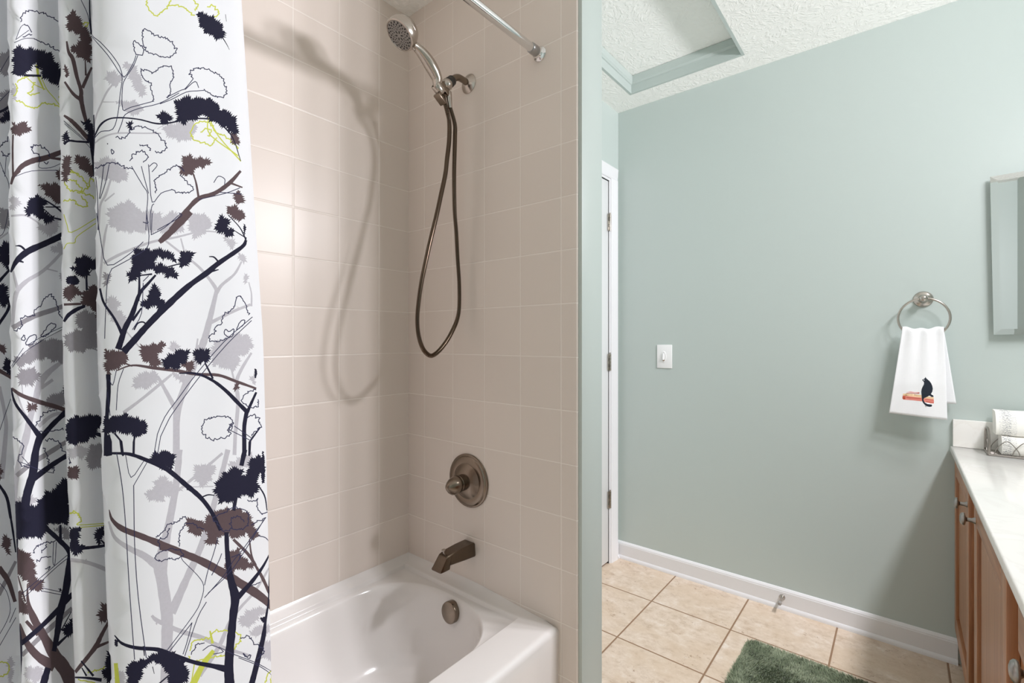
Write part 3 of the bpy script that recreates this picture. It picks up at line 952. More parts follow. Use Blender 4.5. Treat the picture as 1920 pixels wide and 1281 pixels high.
folded('guest_towel', 2.264, 2.344, .8695, .948, .014, 'upper folded white guest towel with grey stitching rising above the basket', -.2465)

# ------------------------------------------------------------------ bath mat
mt = thing('bath_mat', 'thick green shaggy bath mat on the tiled floor', 'bath mat', (1.65, .17, 0))
mx0, mx1, my0, my1, mr = 1.20, 2.035, -.09, .468, .045
def rrect(ins, n=8):
    o = []
    for cx, cy, a0 in ((mx1 - mr, my1 - mr, 0), (mx0 + mr, my1 - mr, PI / 2), (mx0 + mr, my0 + mr, PI), (mx1 - mr, my0 + mr, 1.5 * PI)):
        for i in range(n + 1):
            a = a0 + PI / 2 * i / n
            o.append((cx + (mr - ins) * math.cos(a), cy + (mr - ins) * math.sin(a)))
    return o
k = NT('green_pile'); co = k.coord()
k.base(k.mix(k.smooth(k.noise(co, 22, 3), .38, .62), lin(124, 136, 110), lin(162, 172, 146)), 0.9, 0, 0.15)
k.b.inputs['Sheen Weight'].default_value = .25
M['pile'] = k.m
obj('mat_backing', prism(rrect(.004), 2, .001, .010), M['pile'], mt)
# pile: thin leaning tufts
n = 80000
P = np.stack([rng.uniform(mx0, mx1, n), rng.uniform(my0, my1, n)], 1)
d = np.maximum(np.maximum(mx0 + mr - P[:, 0], P[:, 0] - mx1 + mr), 0); e = np.maximum(np.maximum(my0 + mr - P[:, 1], P[:, 1] - my1 + mr), 0)
P = P[np.hypot(d, e) < mr]
n = len(P)
fx, fy = P[:, 0], P[:, 1]
lean_a = 2.2 * np.sin(fx * 9 + 2 * np.sin(fy * 7)) + 1.7 * np.sin(fy * 13 + 1.3) + rng.normal(0, .7, n)
hgt = rng.uniform(.016, .024, n); ln = rng.uniform(.004, .011, n); wd = rng.uniform(.0009, .0015, n)
ca, sa = np.cos(lean_a), np.sin(lean_a)
wa = rng.uniform(0, PI, n); cw, sw2 = np.cos(wa) * wd, np.sin(wa) * wd
z0 = np.full(n, .008)
A0 = np.stack([fx - cw, fy - sw2, z0], 1); A1 = np.stack([fx + cw, fy + sw2, z0], 1)
mx, my, mz = fx + ca * ln * .35, fy + sa * ln * .35, z0 + (hgt - z0) * .62
B0 = np.stack([mx - cw, my - sw2, mz], 1); B1 = np.stack([mx + cw, my + sw2, mz], 1)
T0 = np.stack([fx + ca * ln, fy + sa * ln, hgt], 1)
Vv = np.stack([A0, A1, B1, B0, T0], 1).reshape(-1, 3) - np.array(ROOT[mt.name])
me = bpy.data.meshes.new('pile')
idx = np.arange(n) * 5
me.vertices.add(n * 5); me.vertices.foreach_set('co', Vv.ravel())
me.loops.add(n * 7); me.loops.foreach_set('vertex_index', np.stack([idx, idx + 1, idx + 2, idx + 3, idx + 3, idx + 2, idx + 4], 1).ravel())
me.polygons.add(n * 2); me.polygons.foreach_set('loop_start', np.stack([np.arange(n) * 7, np.arange(n) * 7 + 4], 1).ravel())
me.update(calc_edges=True); me.validate()
me.materials.append(M['pile'])
pl = bpy.data.objects.new('pile', me); link(pl, mt); pl['kind'] = 'stuff'

# ------------------------------------------------------------------ vanity light (out of frame, it lights the room)
vl = thing('vanity_light', 'nickel light bar with three round bulbs above the vanity', 'lamp', (1.66, YV, 2.02))
obj('light_bar', box((1.30, YV + .0005, 1.985), (2.02, YV + .028, 2.055), .006), M['nickel'], vl)
def lamp(name, kind, loc, parent, energy, color, size, falloff=None):
    L = bpy.data.lights.new(name, kind)
    L.color = color; L.energy = energy
    if kind == 'POINT': L.shadow_soft_size = size
    else: L.shape = 'DISK'; L.size = size
    if falloff:
        L.use_nodes = True
        nt = L.node_tree
        em = nt.nodes['Emission']
        fo = nt.nodes.new('ShaderNodeLightFalloff'); fo.inputs['Strength'].default_value = 1.0
        nt.links.new(fo.outputs[falloff], em.inputs['Strength'])
    o = bpy.data.objects.new(name, L)
    link(o, parent)
    o.location = Vector(loc) - ROOT[parent.name]
    return o
for x in (1.42, 1.66, 1.90):
    obj('lamp_holder', lathe([(.028, 0), (.026, .03), (.022, .055), (0, .055)], (x, YV + .026, 2.02), (0, 1, 0), 24), M['nickel'], vl)
    lamp('bulb', 'POINT', (x, YV + .135, 2.02), vl, BULB_W, BULB_COLOR, .075, 'Constant')
# ------------------------------------------------------------------ shower curtain
# plan of the folds at eye height, from the free edge to the far end of the tub
plan = [(.3385, .800), (.334, .797), (.318, .790), (.295, .783), (.265, .776), (.235, .771), (.205, .768), (.178, .767), (.155, .769), (.138, .776), (.1305, .788),
        (.135, .803), (.147, .816), (.152, .826), (.147, .832), (.134, .826), (.121, .814), (.1085, .806), (.1015, .812),
        (.1045, .828), (.112, .842), (.113, .852), (.103, .852), (.088, .838), (.073, .822), (.0615, .815), (.0565, .823),
        (.060, .838), (.068, .850), (.065, .860), (.050, .852), (.032, .836), (.014, .822), (.002, .820), (-.004, .832), (.001, .848), (.0, .858)]
x = -.012
for i in range(5):
    plan += [(x, .850), (x - .022, .826), (x - .040, .815), (x - .050, .824), (x - .045, .842), (x - .043, .856)]
    x -= .060
plan += [(x - .005, .845), (-.338, .830)]
fine = np.array(catmull(plan, 14))
arc = np.concatenate([[0], np.cumsum(np.hypot(*np.diff(fine, axis=0).T))])
S_MAX = float(arc[-1])
ZB_, ZT_ = .115, 2.000

def curtain_place(V):
    s, z = V[:, 0], V[:, 1]
    px = np.interp(s, arc, fine[:, 0]); py = np.interp(s, arc, fine[:, 1])
    dz = z - 1.19
    e = np.exp(-np.clip(s, 0, None) / .05)
    # the free edge leans outwards at the foot, the folds drift a little
    px = px + e * (-.0355 * np.clip(dz, 0, None) - .004 * np.clip(-dz, 0, None)) - .012 * np.clip(-dz, None, 0) * 0
    px = px + (1 - e) * np.clip(-dz, 0, None) * .020
    py = py + .064 * dz
    k = np.clip((z - .40) / .16, 0, 1); k = k * k * (3 - 2 * k)
    pyc = np.where(py > .735, .735 + (py - .735) * .22, py)
    py = pyc + (py - pyc) * k
    g = np.clip((z - 1.75) / .30, 0, 1)
    py = py + (YR - py) * .35 * g
    py = py + .0016 * np.sin(s * 60 + z * 4) * np.sin(z * 3.1 + s * 9)
    return np.stack([px, py, z], 1)

def cam_uv(P):
    d = P[:, 0] * math.cos(YAW) + P[:, 1] * math.sin(YAW)
    c = P[:, 0] * math.sin(YAW) - P[:, 1] * math.cos(YAW)
    return U0 + F_PX * c / d, V0 - F_PX * (P[:, 2] - CAM_Z) / d, d

s_f = np.linspace(0, S_MAX, 1400)
u_f, _, _ = cam_uv(curtain_place(np.stack([s_f, np.full_like(s_f, 1.19)], 1)))
turn = [0] + [i for i in range(1, len(s_f) - 1) if (u_f[i] - u_f[i - 1]) * (u_f[i + 1] - u_f[i]) < 0] + [len(s_f) - 1]
PANEL = {}
for name, k in zip('ABCD', (0, 2, 4, 6)):
    PANEL[name] = np.linspace(s_f[turn[k]], s_f[turn[k + 1]], 160)
# the print was measured on the photograph: find the cloth point behind a pixel
def on_cloth(panel, u, v):
    S = PANEL[panel]
    d = np.full(1, .65); s = S[80]
    for _ in range(5):
        z = CAM_Z - (v - V0) / F_PX * float(d[0])
        uu, _, dd = cam_uv(curtain_place(np.stack([S, np.full_like(S, z)], 1)))
        s = float(np.interp(-u, -uu, S))
        d = np.interp([s], S, dd)
    # past the edge of the panel run on at the same scale
    if u < uu[-1]: s = float(S[-1] + min(.012, (uu[-1] - u) * .0007))
    elif u > uu[0]: s = float(S[0] - min(.012, (u - uu[0]) * .0007))
    return (min(max(s, 0), S_MAX), z)

ZOOM = {'a': (0, 0, 2.98), 'b': (0, 400, 2.98), 'c': (0, 850, 2.972), '1': (0, 0, 3.882), '2': (0, 320, 3.882), '3': (0, 640, 3.882), '4': (0, 951, 3.882)}
INK = {'lg': 1, 'g': 2, 'y': 3, 'br': 4, 'n': 5, 'ln': 6}
PRINT = []
cur = ['A', 'a']

def sheet(panel, zoom):
    cur[0], cur[1] = panel, zoom
def to_cloth(pts):
    ox, oy, k = ZOOM[cur[1]]
    if cur[1] == 'b': pts = [(x, y + 66 if y > 1280 else y) for x, y in pts]
    return [on_cloth(cur[0], ox + x / k, oy + y / k) for x, y in pts]
PRINT.clear()
def put(ink_, pts):
    PRINT.append((INK[ink_], to_cloth(pts)))
def resample(pts, step, closed):
    P = [np.array(p, float) for p in pts]
    if closed: P = P + [P[0]]
    out = []
    for a, b in zip(P, P[1:]):
        n = max(1, int(round(np.linalg.norm(b - a) / step)))
        for i in range(n): out.append(a + (b - a) * i / n)
    if not closed: out.append(P[-1])
    return out
def rounded(pts, closed=True):
    P = [np.array(p, float) for p in pts]
    out = []
    n = len(P)
    for i in range(n if closed else n - 1):
        a, b = P[i], P[(i + 1) % n]
        out += [a * .78 + b * .22, a * .22 + b * .78]
    return out if closed else [P[0]] + out + [P[-1]]
def blob(ink_, *pts, jag=12):
    k = ZOOM[cur[1]][2] / 3.0
    R = resample(rounded(pts), 5.6 * k, True)
    n = len(R); o = []
    ph = [random.uniform(0, 6.3) for _ in range(3)]
    area = sum(R[i][0] * R[(i + 1) % n][1] - R[(i + 1) % n][0] * R[i][1] for i in range(n))
    sg = 1 if area > 0 else -1
    for i in range(n):
        t_ = R[(i + 1) % n] - R[i - 1]; L = np.hypot(*t_) or 1
        nn = np.array([t_[1], -t_[0]]) / L * sg
        a = (random.uniform(.25, 1.35) * jag if i % 2 == 0 else -random.uniform(0, .5) * jag) * k
        a += .42 * jag * k * (math.sin(i * .55 + ph[0]) + .7 * math.sin(i * .93 + ph[1]))
        o.append(tuple(R[i] + nn * a + t_ / L * random.uniform(-1, 1) * k))
    put(ink_, o)
def br(ink_, *pts):
    C = catmull([(x, y, w) for x, y, w in pts], 5)
    Lf, Rt = [], []
    for i, p in enumerate(C):
        t_ = C[min(i + 1, len(C) - 1)][:2] - C[max(i - 1, 0)][:2]; L = np.hypot(*t_) or 1
        n = np.array([-t_[1], t_[0]]) / L * max(1.2, p[2] / 2) * random.uniform(.93, 1.07)
        Lf.append(tuple(p[:2] + n)); Rt.append(tuple(p[:2] - n))
    put(ink_, Lf + Rt[::-1])
def strokes(ink_, R, w):
    for a, b in zip(R, R[1:]):
        t_ = b - a; L = np.hypot(*t_)
        if L < .5: continue
        n = np.array([-t_[1], t_[0]]) / L * w / 2; e = t_ / L * w * .3
        put(ink_, [a + n - e, b + n + e, b - n + e, a - n - e])
def ln(*pts, w=4.4, ink='ln'):
    strokes(ink, catmull(pts, 3) if len(pts) > 2 else [np.array(p, float) for p in pts], w)
def ob(*pts, closed=False, w=5.0, ink='ln', jag=9):
    k = ZOOM[cur[1]][2] / 3.0
    R = resample(rounded(pts, closed), 8 * k, closed)
    R = [p + np.array([random.uniform(-1, 1), random.uniform(-1, 1)]) * jag * k * (1 if i % 2 else .35) for i, p in enumerate(R)]
    if closed: R.append(R[0])
    strokes(ink, R, w * k)
def yo(*pts): ob(*pts, ink='y', w=6.5, jag=8)
def yl(*pts): ln(*pts, ink='y', w=6.5)
sheet('A', 'a')
br('lg', (640,460,8), (600,510,12), (570,570,10), (540,640,10), (525,700,8)); br('lg', (570,570,6), (640,570,5))
blob('lg', (590,400), (640,405), (690,430), (660,480), (600,465)); blob('lg', (690,355), (740,350), (770,400), (800,470), (820,530), (780,535), (740,470), (720,410))
blob('lg', (640,560), (700,570), (760,565), (800,600), (780,640), (720,640), (700,610)); blob('lg', (915,700), (990,690), (1090,680), (1100,720), (1060,785), (1000,785), (920,750))
br('lg', (530,800,8), (570,770,10), (650,745,9), (800,745,8), (900,745,8)); br('lg', (880,720,4), (930,690,5))
blob('lg', (530,920), (560,890), (620,880), (650,910), (700,940), (720,980), (690,1020), (640,1010), (580,1000), (535,985))
br('lg', (620,1000,12), (590,1090,14), (560,1150,12), (550,1285,14)); br('lg', (640,1080,8), (585,1125,10))
blob('lg', (600,1180), (650,1150), (720,1120), (765,1150), (770,1190), (850,1195), (900,1220), (900,1300), (620,1290)); blob('lg', (1060,1210), (1100,1195), (1170,1220), (1180,1260), (1110,1300), (1060,1300))
ln((455,0), (500,100), (510,190), (560,235), (620,300), (668,370), (693,432), (742,358), (760,310)); ln((512,205), (600,305), (660,395), (683,435), (672,520), (658,640), (630,722), (565,735), (530,770))
ln((770,310), (745,370), (700,440), (684,490), (686,612), (730,600), (860,565)); ln((660,740), (680,690), (700,640), (780,605), (890,578), (1000,520))
ob((790,185), (800,165), (840,172), (880,205), (930,215), (975,250), (985,285), (960,320), (920,320), (870,305), (820,290), (800,260), closed=True)
ob((745,230), (765,240), (790,255), (805,280), (790,310), (760,300), (748,270), closed=True)
ob((790,390), (820,390), (855,410), (880,380), (930,365), (965,385), (968,430), (945,475), (960,510), (935,545)); ob((785,385), (800,445), (850,460), (840,500), (860,540), (855,565))
ob((1080,440), (1060,420), (1075,385), (1110,378), (1180,395), (1240,430), (1260,490), (1265,530), (1230,545), (1180,530), (1140,505))
ln((930,545), (1010,505), (1035,495), (1080,440)); ln((895,580), (960,555), (1040,515), (1100,508), (1140,505)); ln((1035,500), (1090,455), (1110,490))
ob((650,765), (690,780), (720,740), (770,700), (830,715), (880,745), (915,790), (930,830), (900,860), (870,850)); ob((725,900), (750,850), (790,840), (820,860), (830,890), (800,905)); ob((780,810), (830,810), (840,850))
ob((530,945), (580,920), (650,905), (690,935), (735,940)); ln((735,930), (770,990), (800,1040), (825,1085), (820,1180), (815,1285)); ln((790,930), (805,990), (830,1080)); ln((830,920), (835,980), (850,1130), (900,1080), (960,1060))
ln((860,1140), (850,1150), (840,1200), (840,1285)); ln((835,930), (860,910), (878,925), (850,960)); ob((870,1080), (865,1010), (880,985), (920,970), (950,940), (1000,925), (1030,960)); ob((960,1060), (1000,1080), (1060,1080), (1085,1050), (1040,1010), (1010,980))
ln((580,920), (570,1010), (555,1110)); ln((610,920), (590,1020), (560,1110)); ln((535,990), (545,1100), (548,1285))
ln((1195,1020), (1220,985), (1255,1000), (1255,1030)); ln((1340,1050), (1260,1080), (1110,1115)); ln((1350,1085), (1230,1075)); ln((1000,1190), (1010,1210), (880,1285)); ob((620,830), (640,850), (625,865), closed=True, jag=1)
yo((820,0), (825,50), (870,95), (910,60), (940,30), (1010,30), (1050,60), (1090,90)); yo((1160,40), (1190,30), (1220,60), (1215,90), (1185,95)); yo((940,30), (960,0)); yo((1080,0), (1110,30), (1090,60))
yo((1065,760), (1065,740), (1090,690), (1130,680), (1180,690), (1200,740), (1280,770), (1330,830)); yo((1065,760), (1100,790), (1150,800), (1180,820), (1210,770)); yl((1180,640), (1160,690), (1180,760), (1330,870)); yl((1160,640), (1220,760), (1345,900)); yo((1120,740), (1150,720), (1190,730), (1160,760))
blob('br', (1000,940), (1030,900), (1020,875), (1060,865), (1085,890), (1150,880), (1180,910), (1150,930), (1110,930), (1080,960), (1050,990), (1000,960)); br('br', (1075,960,8), (1095,1020,10), (1110,1105,14))
br('br', (1345,955,14), (1280,1025,24), (1200,1080,22), (1110,1110,26), (1040,1180,26), (955,1285,28)); br('br', (1280,1020,12), (1355,1048,8))
blob('br', (1300,1080), (1355,1070), (1362,1150), (1310,1120)); blob('br', (1255,1155), (1300,1150), (1362,1180), (1358,1240), (1290,1210)); blob('br', (1285,740), (1330,745), (1338,820), (1290,790))
blob('n', (1105,75), (1150,75), (1195,100), (1235,130), (1255,170), (1250,215), (1225,220), (1170,195), (1125,165), (1112,120)); br('n', (1240,205,6), (1265,245,4), (1282,278,2)); br('n', (1260,80,3), (1265,120,2))
blob('n', (880,640), (920,625), (955,640), (955,685), (900,695)); blob('n', (985,680), (990,600), (965,580), (1000,555), (1040,540), (1100,550), (1170,550), (1215,575), (1220,605), (1265,620), (1310,650), (1325,700), (1330,760), (1290,735), (1240,700), (1190,680), (1150,650), (1135,625), (1110,660), (1060,675), (1020,690))
br('n', (525,770,6), (560,700,11), (610,665,9), (680,658,8), (780,668,8), (870,690,9), (940,688,9), (1060,665,8), (1170,665,9), (1230,690,10), (1300,770,6), (1345,900,4)); blob('n', (705,690), (735,680), (745,705), (725,725))
br('n', (520,640,14), (522,760,18), (522,870,8)); blob('n', (596,800), (604,800), (602,810), jag=1)
sheet('A', 'b')
blob('lg', (690,-10), (900,-10), (900,60), (850,60), (800,100), (760,90), (700,50)); blob('lg', (950,-10), (1030,30), (1030,90), (970,120), (900,110), (880,60)); blob('lg', (1060,20), (1110,0), (1175,30), (1170,90), (1100,140), (1075,130), (1060,80))
br('lg', (580,280,16), (650,240,16), (740,200,15), (850,160,14), (980,135,12), (1060,115,10), (1130,100,9), (1230,110,7), (1290,150,4)); blob('lg', (1250,130), (1320,160), (1310,200), (1270,180)); br('lg', (600,60,10), (585,130,14), (570,250,14), (555,420,12))
br('lg', (920,150,10), (1010,220,12), (1070,265,13), (1130,320,15), (1200,410,20), (1210,450,22)); br('lg', (1350,270,10), (1310,340,14), (1240,400,18), (1210,445,22)); br('lg', (1210,435,24), (1180,560,30), (1150,680,38), (1120,770,40)); br('lg', (1400,510,14), (1300,550,16), (1180,610,20)); br('lg', (1010,140,8), (1030,215,10))
blob('lg', (1330,230), (1380,240), (1370,270), (1330,260)); blob('lg', (1360,340), (1390,350), (1385,390), (1360,375)); br('lg', (1390,385,6), (1405,450,8), (1405,520,10))
blob('lg', (1180,760), (1200,720), (1260,700), (1330,670), (1400,690), (1415,740), (1380,790), (1330,800), (1340,850), (1290,880), (1230,850), (1190,860)); br('lg', (1405,780,12), (1350,870,18), (1320,950,20), (1330,1060,22), (1310,1285,20)); br('lg', (1290,860,8), (1310,940,12))
blob('lg', (950,720), (990,720), (1000,765), (950,770)); br('lg', (1120,740,34), (1080,860,38), (1030,980,40), (990,1110,40), (985,1290,38)); br('lg', (880,910,16), (930,1000,22), (990,1110,28)); br('lg', (690,1115,18), (790,1040,16), (900,950,16), (960,900,12)); br('lg', (1080,870,20), (1105,700,8))
blob('lg', (740,950), (770,900), (860,880), (890,910), (860,960), (800,980), (750,975)); blob('lg', (960,900), (1030,900), (1060,930), (1000,940)); blob('lg', (1425,900), (1390,930), (1420,960)); br('lg', (690,640,6), (780,750,8))
blob('g', (585,330), (615,340), (610,400), (580,400)); blob('lg', (600,470), (650,470), (670,520), (640,540), (700,560), (700,640), (660,640), (600,560))
ln((540,0), (560,130), (600,290), (720,230), (800,160)); ln((625,310), (600,380), (590,560), (585,700)); ln((625,310), (760,235), (830,175), (820,0)); ln((845,120), (850,0)); ln((845,120), (920,80), (1010,0)); ob((800,50), (830,60), (820,20), jag=2)
ln((1410,580), (1250,720), (1080,920), (1000,1030), (920,1140), (860,1285)); ln((1405,600), (1270,730), (1110,920), (970,1110), (930,1180), (880,1285)); ln((800,390), (790,560), (740,650)); ln((830,350), (800,380))
ob((1390,570), (1370,500), (1345,460), (1320,470), (1310,530), (1240,570), (1240,620), (1200,640), (1200,665), (1160,690), (1180,720), (1250,710), (1260,700)); ob((1250,670), (1260,645), (1280,665), (1310,640), (1300,690), (1275,695), closed=True, jag=2); ob((1320,650), (1345,600), (1370,595), (1365,620), (1330,650), closed=True, jag=2)
ln((650,880), (630,960), (610,930)); ln((690,870), (660,960), (650,1100)); ln((600,1000), (615,1130))
ob((1130,1190), (1150,1150), (1200,1135), (1280,1135), (1310,1170), (1270,1200), (1300,1240), (1200,1270), (1140,1250), closed=True); ln((1280,1210), (1400,1270)); ln((1310,1190), (1410,1260)); ob((1280,1180), (1300,1200), (1270,1220), (1310,1170), jag=8)
ob((1430,985), (1390,990), (1360,1020), (1350,1060), (1400,1085), (1440,1080), (1440,1040)); ob((1380,1150), (1410,1120), (1450,1150), (1455,1200), (1400,1240))
blob('br', (590,760), (620,770), (660,770), (700,765), (720,800), (690,850), (650,870), (620,880), (595,910), (585,850)); blob('br', (780,770), (800,735), (850,740), (900,715), (930,740), (900,770), (880,790), (900,850), (870,865), (830,840), (790,810)); blob('br', (1010,830), (1060,825), (1090,850), (1070,885), (1030,870))
br('br', (650,880,6), (740,850,10), (860,865,18), (990,880,18), (1100,900,18), (1220,905,16), (1320,940,16), (1432,980,12)); br('br', (690,835,8), (740,855,8)); blob('br', (1305,960), (1340,955), (1335,985), (1310,985)); br('br', (1330,960,4), (1345,945,5))
br('br', (1065,-8,36), (1000,60,36), (920,135,34), (890,162,24)); blob('br', (1275,-10), (1362,-10), (1362,40), (1310,20)); blob('n', (1360,60), (1370,60), (1372,120), (1365,120), jag=4)
blob('n', (1200,70), (1220,30), (1250,10), (1285,50), (1270,75), (1310,105), (1300,135), (1250,120), (1205,90)); br('n', (1275,10,5), (1340,80,6), (1375,150,8)); br('n', (1270,70,4), (1330,110,5), (1378,140,6))
blob('n', (705,330), (740,320), (735,285), (740,220), (770,195), (800,200), (850,205), (900,200), (950,220), (985,245), (975,270), (930,250), (880,245), (860,260), (865,290), (890,285), (920,290), (960,310), (995,330), (990,360), (940,360), (925,335), (880,335), (850,320), (830,310), (800,315), (790,345), (770,345), (755,385), (720,375))
blob('n', (995,270), (1010,220), (1040,205), (1080,220), (1080,250), (1055,275), (1040,300), (1005,295)); br('n', (920,305,8), (1010,280,6)); br('n', (778,350,10), (778,430,14), (770,490,18)); br('n', (870,345,12), (830,390,16), (780,450,20), (740,560,28), (700,640,32), (680,700,34), (660,760,38)); br('n', (760,350,6), (850,340,10))
br('n', (1375,150,16), (1350,190,22), (1220,280,28), (1160,330,32), (1050,410,32), (930,520,38), (830,620,34), (750,710,38), (690,775,40)); br('n', (1218,268,10), (1195,245,8), (1168,242,5)); br('n', (1160,330,16), (1222,315,5))
blob('n', (830,470), (840,410), (870,400), (890,420), (890,460), (915,490), (930,530), (900,540), (870,515), (830,530), (790,530), (785,500)); br('n', (790,530,10), (740,600,16)); ln((750,650), (770,615), (800,608), (820,625), w=8, ink='n')
br('n', (558,420,12), (580,500,13), (640,590,15), (690,690,22))
blob('n', (905,825), (950,790), (1010,760), (1050,765), (1055,810), (1020,840), (1000,870), (950,870), (910,860)); blob('n', (1080,780), (1120,755), (1165,765), (1175,800), (1160,830), (1120,840), (1085,820)); br('n', (1145,835,8), (1190,925,12))
br('n', (1000,895,6), (1090,895,12), (1180,930,16), (1260,990,20), (1330,1060,22), (1385,1115,24)); br('n', (1432,1000,12), (1400,1070,16), (1380,1115,20)); br('n', (1380,1100,22), (1365,1190,22), (1365,1290,24)); br('n', (1455,1195,8), (1400,1270,10), (1390,1290,12)); blob('n', (1422,870), (1434,870), (1434,920), (1424,925), jag=3)
blob('n', (580,1140), (640,1140), (700,1120), (740,1145), (790,1150), (830,1190), (800,1240), (760,1250), (720,1230), (690,1230), (640,1215), (600,1240), (580,1220)); br('n', (605,900,26), (607,1000,24), (597,1140,22), (588,1290,18)); br('n', (640,1230,10), (690,1290,10)); br('n', (755,1240,10), (745,1290,12)); br('n', (600,1240,30), (610,1290,34))
sheet('A', 'c')
br('lg', (1000,-20,34), (985,150,38), (960,300,42), (930,450,46), (895,620,74), (905,720,68), (930,900,66), (930,1060,62), (925,1290,62)); br('lg', (605,380,10), (640,470,20), (720,530,30), (800,570,40), (880,630,50)); br('lg', (1270,-20,28), (1230,140,30), (1180,330,32), (1120,520,34), (1040,700,40), (955,890,50))
blob('lg', (800,235), (860,190), (870,140), (930,130), (960,180), (1010,190), (990,220), (930,240), (900,270), (840,260)); blob('lg', (1075,90), (1110,60), (1160,70), (1200,60), (1190,120), (1140,190), (1100,170)); blob('lg', (1260,70), (1330,30), (1400,0), (1400,60), (1340,90)); br('lg', (1240,0,14), (1100,120,16), (1010,195,16)); br('lg', (1010,190,5), (1190,185,6))
br('lg', (845,905,14), (880,935,24), (1000,990,26), (1130,1030,26), (1230,1080,26), (1400,1130,12)); br('lg', (1500,640,12), (1420,770,14), (1340,860,16), (1280,940,18), (1230,1060,24), (1180,1140,26), (1110,1240,28))
blob('lg', (1330,920), (1400,870), (1480,860), (1490,880), (1430,920), (1410,960), (1350,970)); blob('lg', (1380,1000), (1450,960), (1510,970), (1500,1010), (1420,1020)); blob('lg', (1460,1040), (1540,1060), (1552,1150), (1480,1150), (1440,1100)); blob('lg', (655,1200), (690,1220), (700,1290), (650,1290)); blob('lg', (870,930), (880,950), (870,960), jag=3)
yo((1060,1100), (1070,1050), (1110,1040), (1160,1030)); yo((1160,1040), (1190,990), (1260,990), (1320,1000), (1345,1030), (1310,1090), (1270,1120), (1230,1130)); br('y', (1190,1100,20), (1130,1180,32), (1075,1290,38)); br('y', (1170,990,8), (1185,1060,16)); yo((1050,1130), (1060,1170), (1110,1150), (1230,1130)); yl((1085,1165), (1065,1285)); yo((1470,1285), (1500,1220), (1545,1190), (1555,1260)); br('y', (645,1170,22), (655,1290,28)); yo((1500,1285), (1520,1240), (1550,1230))
ln((650,0), (680,180), (700,400), (720,740), (750,1150), w=5); ln((745,180), (750,500), (770,800), (815,1140), w=5); ln((700,10), (730,135), (800,45), w=4); ln((745,180), (820,50), w=4)
ln((1010,570), (1020,600), (1100,680), (1135,740), (1120,820), (1080,900), (930,1100), w=4); ln((1140,735), (1160,650), (1190,560), (1215,470)); ln((1180,680), (1220,600), (1235,560)); ln((1140,805), (1250,680), (1300,600), (1350,540), (1480,360)); ln((1150,830), (1100,920), (1030,1130)); ln((1070,945), (1040,1060), (1020,1120)); ln((1070,945), (940,1110)); ln((1160,780), (1300,640), (1470,370))
ob((870,600), (865,570), (900,545), (960,530), (1010,545), (1025,570), (1000,585), (930,590), (890,605), closed=True); ob((870,470), (920,430), (930,400), (980,390), (1020,350), (1040,360)); ob((890,530), (880,470), (930,480), (940,420)); ob((1000,520), (1000,440), (1040,380), (1130,420))
ob((1180,360), (1220,340), (1260,330), (1300,300), (1360,310), (1390,350), (1380,400), (1340,430), (1290,420), (1240,440), (1220,400), closed=True); ob((1290,420), (1280,370), (1330,350), (1360,380)); ob((1380,260), (1420,270), (1440,250), (1430,310), (1460,340), (1490,330)); ob((1400,400), (1440,380), (1480,360)); ob((1290,580), (1340,560), (1330,600), jag=2)
ob((1340,1030), (1400,1020), (1410,1060), (1460,1080), (1480,1110), (1440,1140)); ln((1220,1080), (1300,1120), (1430,1170), (1555,1240)); ln((1330,1140), (1450,1190), (1550,1260)); ob((1065,1120), (1100,1060), (1140,1060)); ln((1130,1100), (1180,1070), (1245,1105), (1190,1120)); ob((1350,1110), (1370,1140), (1400,1120), (1390,1150), closed=True, jag=2); ob((1440,460), (1480,470), (1500,490), jag=1); ob((1400,740), (1450,720), jag=2)
br('br', (608,315,4), (625,370,18), (680,420,32), (780,460,34), (880,500,38), (1000,550,40), (1120,600,42), (1230,660,46), (1330,720,48), (1440,790,48), (1525,860,38))
blob('br', (1030,390), (1060,360), (1110,375), (1140,395), (1150,350), (1190,340), (1230,310), (1290,310), (1340,310), (1400,350), (1410,400), (1440,440), (1430,485), (1395,480), (1370,440), (1320,480), (1280,460), (1230,450), (1200,510), (1150,510), (1150,460), (1170,430), (1130,440), (1090,465), (1060,440))
blob('br', (1290,540), (1330,530), (1340,570), (1380,600), (1420,625), (1380,650), (1330,640), (1280,670), (1250,640), (1270,600), (1265,560)); br('br', (1420,620,14), (1460,690,18), (1502,780,18)); br('br', (1300,480,16), (1380,560,18), (1425,625,16)); br('br', (1390,480,8), (1400,560,10), (1420,620,10)); br('br', (890,530,20), (930,540,16))
br('n', (620,0,12), (720,5,18), (820,40,24), (930,90,26), (1040,180,28), (1120,250,26), (1180,330,22), (1230,430,20)); blob('n', (835,30), (870,-10), (960,-10), (975,40), (960,80), (910,90), (860,60)); blob('n', (1190,190), (1220,150), (1250,110), (1310,75), (1350,90), (1350,130), (1380,120), (1385,50), (1430,10), (1468,30), (1468,100), (1430,130), (1440,180), (1430,230), (1390,240), (1350,230), (1320,250), (1290,270), (1230,280), (1210,240))
br('n', (1365,-20,26), (1345,70,26)); br('n', (1315,240,22), (1302,320,20)); br('n', (1125,245,8), (1160,232,7), (1195,235,6)); br('n', (1440,180,8), (1475,240,8), (1488,320,5)); br('n', (1040,200,10), (1060,205,8))
br('n', (1262,440,26), (1267,560,28), (1285,700,38), (1310,800,50), (1300,900,44), (1290,1000,44), (1280,1100,48), (1275,1200,54), (1280,1295,56)); br('n', (1502,565,8), (1460,640,16), (1400,720,22), (1325,805,32)); br('n', (638,1015,6), (680,1060,16), (760,1085,20), (880,1095,24), (980,1130,24), (1080,1165,24), (1180,1185,26), (1270,1205,40)); blob('n', (640,1040), (660,1045), (655,1080), (640,1070), jag=4)
